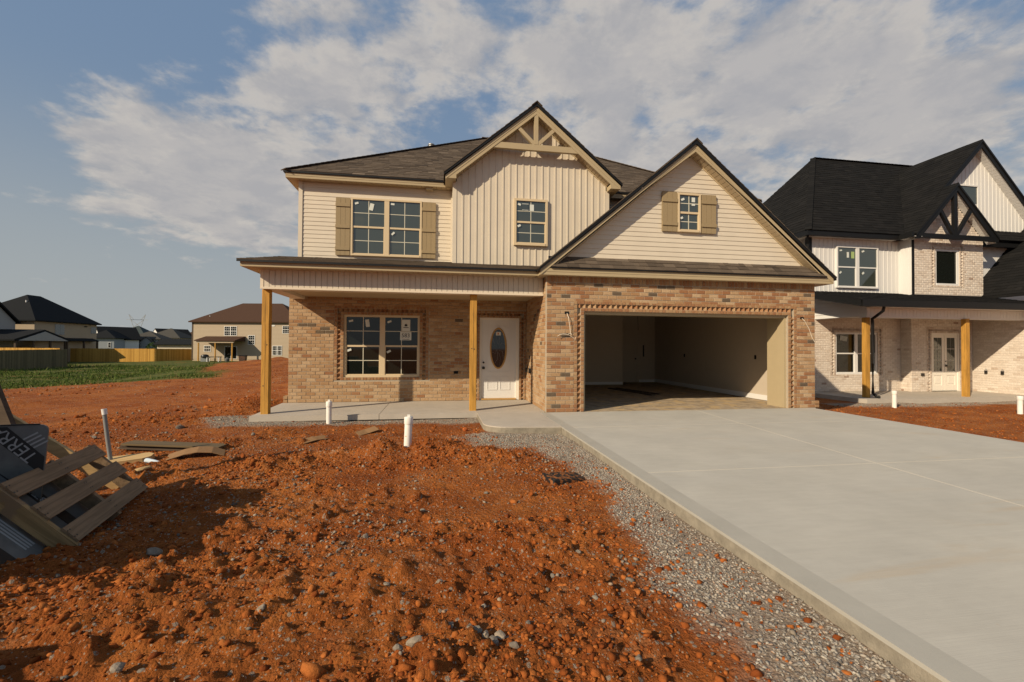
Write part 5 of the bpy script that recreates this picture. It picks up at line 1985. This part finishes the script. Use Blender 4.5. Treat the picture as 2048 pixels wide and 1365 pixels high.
sh2.plane((ex, ey, ez + .006), (1, 0, 0), (0, math.cos(th2), math.sin(th2)), [(0, 0), (10.6, 0), (10.6, vl2), (rr, vl2)], expo=.16, tab=.34)
sh2.plane((ex, ey + 2 * rr, ez + .006), (0, -1, 0), (math.cos(th2), 0, math.sin(th2)), [(0, 0), (2 * rr, 0), (rr, vl2)], expo=.16, tab=.34)
c = MB()
for p, q in (((ex, ey, ez), (ex + rr, ey + rr, rz2)), ((ex + rr, ey + rr, rz2), (20, ey + rr, rz2))):
    p, q = Vector(p), Vector(q)
    m = int((q - p).length / .2)
    for k in range(m):
        c.beam(p.lerp(q, k / m) + Vector((0, 0, .014)), p.lerp(q, (k + 1.1) / m) + Vector((0, 0, .006)), .2, .018, tint=random.uniform(.1, .7))
c.build('ridge_caps', 'bshingle', H2, kind='stuff')
# tall gable behind
AX2, AZ2, P2 = 17.78, 9.21, 1.07
g = MB()
x = AX2 - 2.95
while x < AX2 + 2.95:
    for a, b, yy in ((x, x + .145, 4.90), (x + .145, x + .178, 4.888)):
        f = lambda q: AZ2 - .22 - P2 * abs(q - AX2)
        xs = [a, AX2, b] if a < AX2 < b else [a, b]
        q = MB()
        q.prism([(a, 5.2), (b, 5.2)] + [(t_, max(5.25, f(t_))) for t_ in reversed(xs)], 'y', yy, 4.95)
        if yy == 4.90:
            g = q
        else:
            g.add(q.v, q.f)
    g.build('siding_panel', 'wsiding', H2)
    x += .178
g = MB()
g.prism([(AX2 - 2.9, 5.3), (AX2 + 2.9, 5.3), (AX2, AZ2 - .28)], 'y', 4.94, 9)
g.build('gable_body', 'wsiding', H2)
g, d = MB(), MB()
for sx in (-1, 1):
    xe = AX2 + sx * 3.3
    zt = AZ2 - P2 * 3.3
    g.prism([(AX2, AZ2 - .02), (xe, zt - .02), (xe, zt - .26), (AX2, AZ2 - .29)], 'y', 4.58, 4.62)
    d.prism([(AX2, AZ2), (xe, zt), (xe, zt - .07), (AX2, AZ2 - .09)], 'y', 4.55, 8.0)
    L = math.hypot(3.3, P2 * 3.3)
    tt = math.hypot(1, P2)
    if sx < 0:
        sh2.plane((xe, 8.0, zt + .004), (0, -1, 0), (1 / tt, 0, P2 / tt), [(0, 0), (3.45, 0), (3.45, L), (0, L)], expo=.16, tab=.34)
g.build('gable_fascia', 'black', H2)
d.build('gable_roof_deck', 'black', H2)
g = MB()
for sx in (-1, 1):
    n = 34
    for k in range(n):
        a, b = AX2 + sx * 3.2 * k / n, AX2 + sx * 3.2 * (k + .88) / n
        g.prism([(a, AZ2 - .26 - P2 * abs(a - AX2)), (b, AZ2 - .26 - P2 * abs(b - AX2)), (b, AZ2 - .245 - P2 * abs(b - AX2)), (a, AZ2 - .245 - P2 * abs(a - AX2))], 'y', 4.62, 4.90)
g.build('rake_soffit', 'wsiding', H2, kind='stuff')
window(H2, 17.00, 17.98, 6.1, 7.58, 4.825, 1, frame='white', glass='glass_up', bar=.05, grille=False)
# bay gable with its truss
AX3, AZ3, P3, Y3 = 16.0, 7.285, 1.055, 4.10
g, d = MB(), MB()
for sx in (-1, 1):
    xe = AX3 + sx * 1.78
    zt = AZ3 - P3 * 1.78
    g.prism([(AX3, AZ3 - .02), (xe, zt - .02), (xe, zt - .17), (xe - sx * .16, zt - .17), (AX3, AZ3 - .27)], 'y', Y3, Y3 + .05)
    d.prism([(AX3, AZ3), (xe, zt), (xe, zt - .07), (AX3, AZ3 - .09)], 'y', Y3 - .03, 6.6)
    L = 1.78 * math.hypot(1, P3)
    tt = math.hypot(1, P3)
    if sx < 0:
        sh2.plane((xe, 6.6, zt + .004), (0, -1, 0), (1 / tt, 0, P3 / tt), [(0, 0), (2.53, 0), (2.53, L), (0, L)], expo=.16, tab=.34)
g.build('bay_fascia', 'black', H2)
d.build('bay_roof_deck', 'black', H2)
MB().box(14.30, 17.72, Y3 + .004, Y3 + .11, 5.27, 5.43).build('truss_chord', 'black', H2)
MB().box(AX3 - .15, AX3 - .02, Y3 + .006, Y3 + .11, 5.43, 7.02).build('truss_post', 'black', H2)
for sx in (-1, 1):
    MB().beam((AX3 - .08 + sx * .06, Y3 + .06, 5.43), (AX3 - .06 + sx * .70, Y3 + .06, 6.38), .11, .10, (0, 1, 0)).build('truss_strut', 'black', H2)
g = MB()
for sx in (-1, 1):
    n = 20
    for k in range(n):
        a, b = AX3 + sx * 1.74 * k / n, AX3 + sx * 1.74 * (k + .88) / n
        g.prism([(a, AZ3 - .24 - P3 * abs(a - AX3)), (b, AZ3 - .24 - P3 * abs(b - AX3)), (b, AZ3 - .225 - P3 * abs(b - AX3)), (a, AZ3 - .225 - P3 * abs(a - AX3))], 'y', Y3 + .05, 4.43)
g.build('rake_soffit', 'wsiding', H2, kind='stuff')
# roof of the neighbour's garage
d = MB()
q = lambda x: 4.075 + 1.02 * (x - 18.26)
d.prism([(17.5, q(17.5)), (21.6, q(21.6)), (21.6, q(21.6) - .1), (17.5, q(17.5) - .1)], 'y', -.5, 6.0)
d.build('garage_roof_deck', 'black', H2)
tt = math.hypot(1, 1.02)
sh2.plane((17.5, 6.0, q(17.5) + .004), (0, -1, 0), (1 / tt, 0, 1.02 / tt), [(0, 0), (6.5, 0), (6.5, 5.7), (0, 5.7)], expo=.16, tab=.34)
sh2.finish(H2, 300)
padlock(17.045, 4.015, .56, 'left', 'black lockbox on the white brick side wall, nearer the double door', 'lockboxes')
padlock(17.045, 3.546, .56, 'left', 'black lockbox on the white brick side wall, farther from the double door', 'lockboxes')
MB().box(14.80, 14.92, 4.40, 4.43, .40, .50).build('outlet_cover', 'darkmetal', H2)

# ------------------------------------------------------------------ fences and far houses
def fence(name, label, p, q, zb, zt, group=None, pick=.14, mat='fence'):
    t = thing('fence', label, 'fence', (p[0], p[1], 0), group)
    P, Q = Vector((*p, 0)), Vector((*q, 0))
    d = (Q - P)
    L = d.length
    d.normalize()
    nrm = Vector((d.y, -d.x, 0))
    n = int(L / pick)
    mb = MB()
    for k in range(n):
        a, b = d * (k * pick), d * (k * pick + pick - .012)
        f = k / n
        z0, z1 = zb[0] + (zb[1] - zb[0]) * f, zt[0] + (zt[1] - zt[0]) * f
        z1 += random.uniform(-.012, .012)
        th = nrm * .02
        o = nrm * random.uniform(-.004, .004)
        mb.hexa([(v.x, v.y, z0) for v in (a + th + o, b + th + o, b - th + o, a - th + o)] + [(v.x, v.y, z1) for v in (a + th + o, b + th + o, b - th + o, a - th + o)], random.uniform(0, 1))
    mb.build('fence_boards', mat, t, kind='stuff')
    r = MB()
    for hz in (.35, .85):
        z0, z1 = zb[0] + (zt[0] - zb[0]) * hz, zb[1] + (zt[1] - zb[1]) * hz
        r.beam((-nrm * .05) + Vector((0, 0, z0)), d * L - nrm * .05 + Vector((0, 0, z1)), .04, .09)
    r.build('fence_rails', mat, t, kind='stuff')
    return t


fence('fence', 'grey-shaded board fence end at the left picture edge, nearest of the fences', (-37.4, 30.0), (-38.6, 41.61), (-.95, -.93), (.80, .86), mat='shadefence')
fence('fence', 'far board fence with its right half in sun, before the dark-roofed house', (-57.51, 67.97), (-44.62, 65.88), (-1.3, -1.2), (.75, .76))
fence('fence', 'amber board fence meeting the tan house at its left corner', (-44.60, 65.90), (-41.0, 70.6), (-1.2, -1.1), (.76, .73))
fence('fence', 'board fence whose sunlit top shows above the nearest fence', (-52.0, 48.0), (-41.4, 44.6), (-1.2, -1.1), (.93, .93))


def hip(mb, x0, x1, y0, y1, z0, h, o=.4, gable=None):
    """hip roof over a plan rectangle; returns a solid"""
    x0, x1, y0, y1 = x0 - o, x1 + o, y0 - o, y1 + o
    w, l = x1 - x0, y1 - y0
    if w >= l:
        r0, r1 = (x0 + l / 2, (y0 + y1) / 2), (x1 - l / 2, (y0 + y1) / 2)
        if gable:
            r0, r1 = (x0, r0[1]), (x1, r1[1])
        mb.add([(x0, y0, z0), (x1, y0, z0), (x1, y1, z0), (x0, y1, z0), (*r0, z0 + h), (*r1, z0 + h)], [(3, 2, 1, 0), (0, 1, 5, 4), (1, 2, 5), (2, 3, 4, 5), (3, 0, 4)])
    else:
        r0, r1 = ((x0 + x1) / 2, y0 + w / 2), ((x0 + x1) / 2, y1 - w / 2)
        if gable:
            r0, r1 = (r0[0], y0), (r1[0], y1)
        mb.add([(x0, y0, z0), (x1, y0, z0), (x1, y1, z0), (x0, y1, z0), (*r0, z0 + h), (*r1, z0 + h)], [(3, 2, 1, 0), (1, 2, 5, 4), (0, 1, 4), (3, 0, 4, 5), (2, 3, 5)])
    mb.box(x0, x1, y0, y1, z0 - .16, z0 - .001)


def far_window(t, x0, x1, z0, z1, y=0, units=1, frame='white', rows=2, cols=3, axis='y', sill=None):
    g = MB()
    b = .07
    g.box(x0, x1, y - .05, y + .02, z0, z0 + b)
    g.box(x0, x1, y - .05, y + .02, z1 - b, z1)
    g.box(x0, x0 + b, y - .05, y + .02, z0 + b, z1 - b)
    g.box(x1 - b, x1, y - .05, y + .02, z0 + b, z1 - b)
    g.box(x0 + b, x1 - b, y - .045, y + .02, (z0 + z1) / 2 - .035, (z0 + z1) / 2 + .035)
    for k in range(1, units):
        xm = x0 + (x1 - x0) * k / units
        g.box(xm - .06, xm + .06, y - .048, y + .02, z0 + b, z1 - b)
    w = g.build('window', frame, t)
    MB().box(x0 + b, x1 - b, y - .02, y + .01, z0 + b, z1 - b).build('pane', 'glass', w)
    if cols > 1:
        m = MB()
        n = units * cols
        for k in range(1, n):
            if k % cols:
                xx = x0 + (x1 - x0) * k / n
                m.box(xx - .012, xx + .012, y - .028, y - .02, z0 + b, z1 - b)
        for zz in (.25, .75):
            m.box(x0 + b, x1 - b, y - .028, y - .02, z0 + (z1 - z0) * zz - .012, z0 + (z1 - z0) * zz + .012)
        m.build('muntin', frame, w)


def laps(t, x0, x1, z0, z1, y, mat, step=.2):
    mb = MB()
    z = z0
    while z < z1:
        lap(mb, x0, x1, x0, x1, z, min(z1, z + step), y, .022)
        z += step
    mb.build('siding_boards', mat, t, kind='stuff')


# tan house with a brown roof behind the porch post
T = thing('house', 'tan two-storey house with brown hip roof and back porch, behind the porch post', 'house', (-39.6, 66.1, 0))
T.rotation_euler = (0, 0, math.atan2(-2.36, 14.55))
TW, TD = 16.0, 9.5
MB().box(0, TW, .02, TD, -1.3, 4.86).build('house_wall', 'tanside', T)
laps(T, 0, TW, -.75, 4.86, .0, 'tanside')
g = MB()
hip(g, 0, TW, 0, TD, 5.0, 3.25, .42)
g.build('roof', 'brownroof', T)
g = MB()
g.box(-.12, .1, -.03, .1, -.9, 4.85)
g.build('corner_trim', 'darkwood', T)
MB().lathe([(.06, 0), (.06, .45)], (2.0, .9, 5.5), 8).build('vent_pipe', 'white', T)
for (a, b, z0, z1, u) in ((4.84, 6.78, 2.80, 4.28, 2), (8.52, 9.55, 1.44, 2.92, 1), (13.75, 14.9, 3.22, 4.40, 1), (12.25, 13.75, -.14, 1.33, 2), (1.78, 2.85, .33, 1.30, 1)):
    far_window(T, a, b, z0, z1, -.01, u)
far_window(T, 12.1, 12.6, 4.28, 4.5, -.01, 1, cols=1)
sd = MB().box(4.95, 6.85, -.04, .02, -.72, 1.22).build('patio_door', 'white', T)
MB().box(5.03, 5.86, -.055, -.041, -.66, 1.14).build('pane', 'glass', sd)
MB().box(5.94, 6.77, -.055, -.041, -.66, 1.14).build('pane', 'glass', sd)
g = MB()
g.prism([(-2.6, 1.95), (-2.6, 2.08), (.1, 2.75), (.1, 1.95)], 'x', 2.05, 8.1)
g.build('porch_roof', 'brownroof', T)
for xx in (2.55, 5.05, 7.55):
    MB().box(xx - .07, xx + .07, -2.4, -2.26, -1.0, 1.96).build('porch_post', 'post', T)
MB().box(2.3, 7.8, -2.45, -2.2, 1.70, 1.95).build('porch_beam', 'tanside', T)
tm = T.matrix_basis.copy()


def tl(x, y):
    bpy.context.view_layer.update()
    return T.matrix_world @ Vector((x, y, 0))


p = tl(5.6, -3.4)
t = thing('patio_table', 'small dark patio table with pale legs under the porch of the tan house', 'table', (p.x, p.y, gz(p.x, p.y)))
MB().box(-.9, .9, -.45, .45, .66, .74).build('table_top', 'darkmetal', t)
for sx in (-1, 1):
    for sy in (-1, 1):
        MB().box(sx * .75 - .05, sx * .75 + .05, sy * .35 - .05, sy * .35 + .05, 0, .66).build('leg', 'white', t)
p = tl(4.0, -3.0)
t = thing('grill', 'dark covered grill standing beside the porch post of the tan house', 'grill', (p.x, p.y, gz(p.x, p.y)))
MB().lathe([(.30, .55), (.50, .62), (.52, .80), (.42, .98), (.2, 1.06)], (0, 0, 0), 12).build('grill_lid', 'darkmetal', t, smooth=True)
MB().box(-.45, .45, -.3, .3, .0, .56).build('grill_cart', 'greypvc', t)
MB().box(.5, .9, -.2, .2, .62, .66).build('side_shelf', 'greypvc', t)
p = tl(8.6, -1.4)
t = thing('trash_bin', 'black lidded bin standing against the wall of the tan house', 'bin', (p.x, p.y, gz(p.x, p.y)))
MB().prism([(-.38, 0), (.38, 0), (.48, .85), (-.48, .85)], 'y', -.35, .35).build('bin_body', 'plastic', t)
MB().box(-.52, .52, -.4, .4, .852, .93).build('bin_lid', 'black', t)
p = tl(7.4, -3.2)
tag(MB().lathe([(.22, 0), (.32, .2), (.30, .45), (.1, .62)], (p.x, p.y, gz(p.x, p.y)), 10).build('sack', 'wrap', None, smooth=True), 'pale sack beside the patio table of the tan house', 'sack')

# dark-roofed house at the left edge (its long wall faces +x, away from the sun)
D = thing('house', 'beige house with charcoal hip roof and porch behind the fence, at the left edge', 'house', (-57.2, 61.8, 0))
MB().box(-9, 0, 0, 11.2, -1.6, 4.5).build('house_wall', 'tanside', D)
g = MB()
hip(g, -9, 0, 0, 11.2, 4.66, 3.9, .45)
g.build('roof', 'blackroof', D)
for yy, z0, z1, wd in ((3.3, 2.75, 4.25, 1.6), (10.0, 3.1, 4.1, 1.0)):
    w_ = MB().box(-.02, .04, yy, yy + wd, z0, z1).build('window', 'greyside', D)
    MB().box(.041, .05, yy + .08, yy + wd / 2 - .05, z0 + .08, z1 - .08).build('pane', 'glass_up', w_)
    MB().box(.041, .05, yy + wd / 2 + .05, yy + wd - .08, z0 + .08, z1 - .08).build('pane', 'glass_up', w_)
MB().box(.0, .03, 8.6, 9.2, 4.05, 4.2).build('wall_vent', 'ink', D)
g = MB()
g.box(-8, -1.2, -7.0, -1.3, -1.6, 4.3)
g.prism([(-7.2, 4.3), (-1.3, 4.3), (-4.15, 6.65)], 'x', -8, -1.2) if False else g.prism([(-6.9, 4.3), (-1.4, 4.3), (-4.1, 6.7)], 'x', -8, -1.2)
g.build('wing_wall', 'greyside', D)
g = MB()
for sy in (-1, 1):
    ye = -4.1 + sy * 3.2
    g.prism([(-4.1, 7.0), (ye, 4.25), (ye, 4.05), (-4.1, 6.75)], 'x', -8.5, -.85)
g.build('wing_roof', 'blackroof', D)
g = MB()
g.prism([(-3.6, 3.25), (.6, 1.95), (.6, 1.75), (-7.8, 1.75), (-7.8, 1.95)], 'x', -1.2, 4.0)
g.prism([(0, 2.3), (.9, 1.95), (.9, 1.8), (0, 1.8)], 'y', .3, 10.4)
g.build('porch_roof', 'blackroof', D)
MB().prism([(-3.6, 2.98), (.1, 1.78), (-7.3, 1.78)], 'x', 4.0, 4.06).build('porch_gable', 'greyside', D)
for xx, yy in ((3.8, -7.4), (3.8, -5.0), (3.8, -2.5), (3.8, .2), (.8, 4.0), (.8, 7.5), (.8, 10.2)):
    MB().box(xx - .1, xx + .1, yy - .1, yy + .1, -1.6, 1.8).build('porch_post', 'darkwood', D)
for (xx, yy, zz, hh) in ((-3.4, 3.0, 6.2, 1.4), (-2.2, 1.8, 5.6, .7), (-1.2, 8.2, 5.0, .5)):
    MB().lathe([(.09, 0), (.09, hh)], (xx, yy, zz), 8).build('vent_pipe', 'white', D)


# houses of the far estate
MAT['cream2'] = material('cream_far_wall', (.66, .58, .45), .7, .2)
MAT['bluegrey'] = material('bluegrey_far_wall', (.30, .32, .33), .7, .2)
MAT['teal'] = material('teal_grey_roof', (.055, .068, .066), .95, .1)


def estate(label, x, y, w, d, rot, wall, roof, zb, ze, rh, gable=False, wins=(), wing=None):
    t = thing('house', label, 'house', (x, y, 0), 'houses of the far estate')
    t.rotation_euler = (0, 0, R(rot))
    MB().box(-w / 2, w / 2, 0, d, zb, ze).build('house_wall', wall, t)
    g = MB()
    hip(g, -w / 2, w / 2, 0, d, ze + .15, rh, .5, gable)
    g.build('roof', roof, t)
    if gable:
        g = MB()
        if w >= d:
            g.prism([(0, ze), (d, ze), (d / 2, ze + rh * .93)], 'x', -w / 2 - .52, -w / 2 - .4)
            g.prism([(0, ze), (d, ze), (d / 2, ze + rh * .93)], 'x', w / 2 + .4, w / 2 + .52)
        else:
            g.prism([(-w / 2, ze), (w / 2, ze), (0, ze + rh * .93)], 'y', -.52, -.4)
        g.build('gable_wall', wall, t)
    for (a, b, z0, z1) in wins:
        far_window(t, a, b, z0, z1, -.02, 1, cols=1)
    if wing:
        wx, ww, wz, wr = wing
        g = MB()
        g.box(wx - ww / 2, wx + ww / 2, -1.6, .1, zb, wz)
        g.prism([(wx - ww / 2, wz), (wx + ww / 2, wz), (wx, wz + wr * .9)], 'y', -1.6, .1)
        g.build('wing_wall', wall, t)
        g = MB()
        for sx in (-1, 1):
            g.prism([(wx, wz + wr), (wx + sx * (ww / 2 + .4), wz - .1), (wx + sx * (ww / 2 + .4), wz - .3), (wx, wz + wr - .25)], 'y', -1.9, 3)
        g.build('wing_roof', roof, t)
    return t


estate('far grey house with a dark slate roof, nearest the beige charcoal-roofed house', -86.4, 118.0, 5.2, 9, 12, 'bluegrey', 'blackroof', -2, 2.9, 2.1, wins=((-1.5, -.7, .6, 1.9), (1.4, 2.0, .6, 1.9)))
estate('far house with a long white gable wall rising to the left of its black roof', -85.6, 124.0, 7.5, 7.0, 50, 'white', 'blackroof', -2, 2.6, 3.4, True)
estate('far house with a brown roof peeping above the black ones', -106.5, 160.5, 12, 9, 0, 'tanside', 'blackroof', -2, 3.6, 3.0)
estate('far house with a pale greenish hip roof peak', -95.5, 143.0, 8.5, 8, 0, 'bluegrey', 'teal', -2, 3.7, 3.4)
estate('far blue-grey house with a small front gable window', -84.5, 131.0, 7.5, 8, 8, 'bluegrey', 'slateroof', -2, 2.9, 2.3, wins=((2.2, 2.9, .5, 1.7),), wing=(1.2, 2.6, 2.2, 1.5))
estate('far house with a broad weathered grey roof in the middle of the row', -88.6, 147.0, 9.5, 9, 0, 'cream2', 'slateroof', -2, 3.5, 3.1, wing=(-2.5, 4, 2.4, 1.8))
estate('far house with a black roof and a bright white gable', -89.8, 157.5, 9.0, 7, 55, 'white', 'blackroof', -2, 3.5, 3.2, True)
estate('far house with a brown roof touching the tan house in view', -97.3, 178.5, 8, 8, 0, 'tanside', 'brownroof', -2, 4.4, 2.2)
estate('long low cream building with a flat dark roof behind the amber fence', -50.5, 82.5, 6.4, 5, 0, 'cream2', 'blackroof', -2, 1.35, 1.0, True)
t = thing('bush', 'small green tree beside the low cream building', 'tree', (-55.7, 84.9, -1.2))
MB().tube([(0, 0, 0), (.1, 0, 1.4)], .12, 6).build('trunk', 'bark', t)
mb = MB()
for k in range(700):
    d_ = Vector((random.gauss(0, 1), random.gauss(0, 1), random.gauss(0, 1))).normalized() * random.uniform(.4, 1) ** .4
    c = Vector((d_.x * 1.15, d_.y * 1.15, 2.0 + d_.z * 1.0))
    a, b = Vector((random.gauss(0, 1), random.gauss(0, 1), random.gauss(0, 1))).normalized() * .16, Vector((random.gauss(0, 1), random.gauss(0, 1), random.gauss(0, 1))).normalized() * .16
    mb.add([tuple(c - a), tuple(c + b), tuple(c + a)], [(0, 1, 2)])
mb.build('crown', 'leaf', t, kind='stuff')
t = thing('pylon', 'faint lattice power pylon far behind the estate roofs', 'pylon', (-285, 462, 0))
mb = MB()
for a, b in (((-5, 0, 0), (-3, 0, 18)), ((5, 0, 0), (3, 0, 18)), ((-3, 0, 18), (-7, 0, 30)), ((3, 0, 18), (7, 0, 30)), ((-3, 0, 18), (3, 0, 18)), ((-5.5, 0, 25), (5.5, 0, 25)), ((-9, 0, 25), (9, 0, 25)), ((-7, 0, 30), (-3, 0, 25)), ((7, 0, 30), (3, 0, 25)), ((-3, 0, 18), (5.5, 0, 25)), ((3, 0, 18), (-5.5, 0, 25)), ((-5, 0, 0), (3, 0, 18)), ((5, 0, 0), (-3, 0, 18))):
    mb.beam(a, b, .28, .28)
mb.build('lattice', 'greyside', t, kind='stuff')
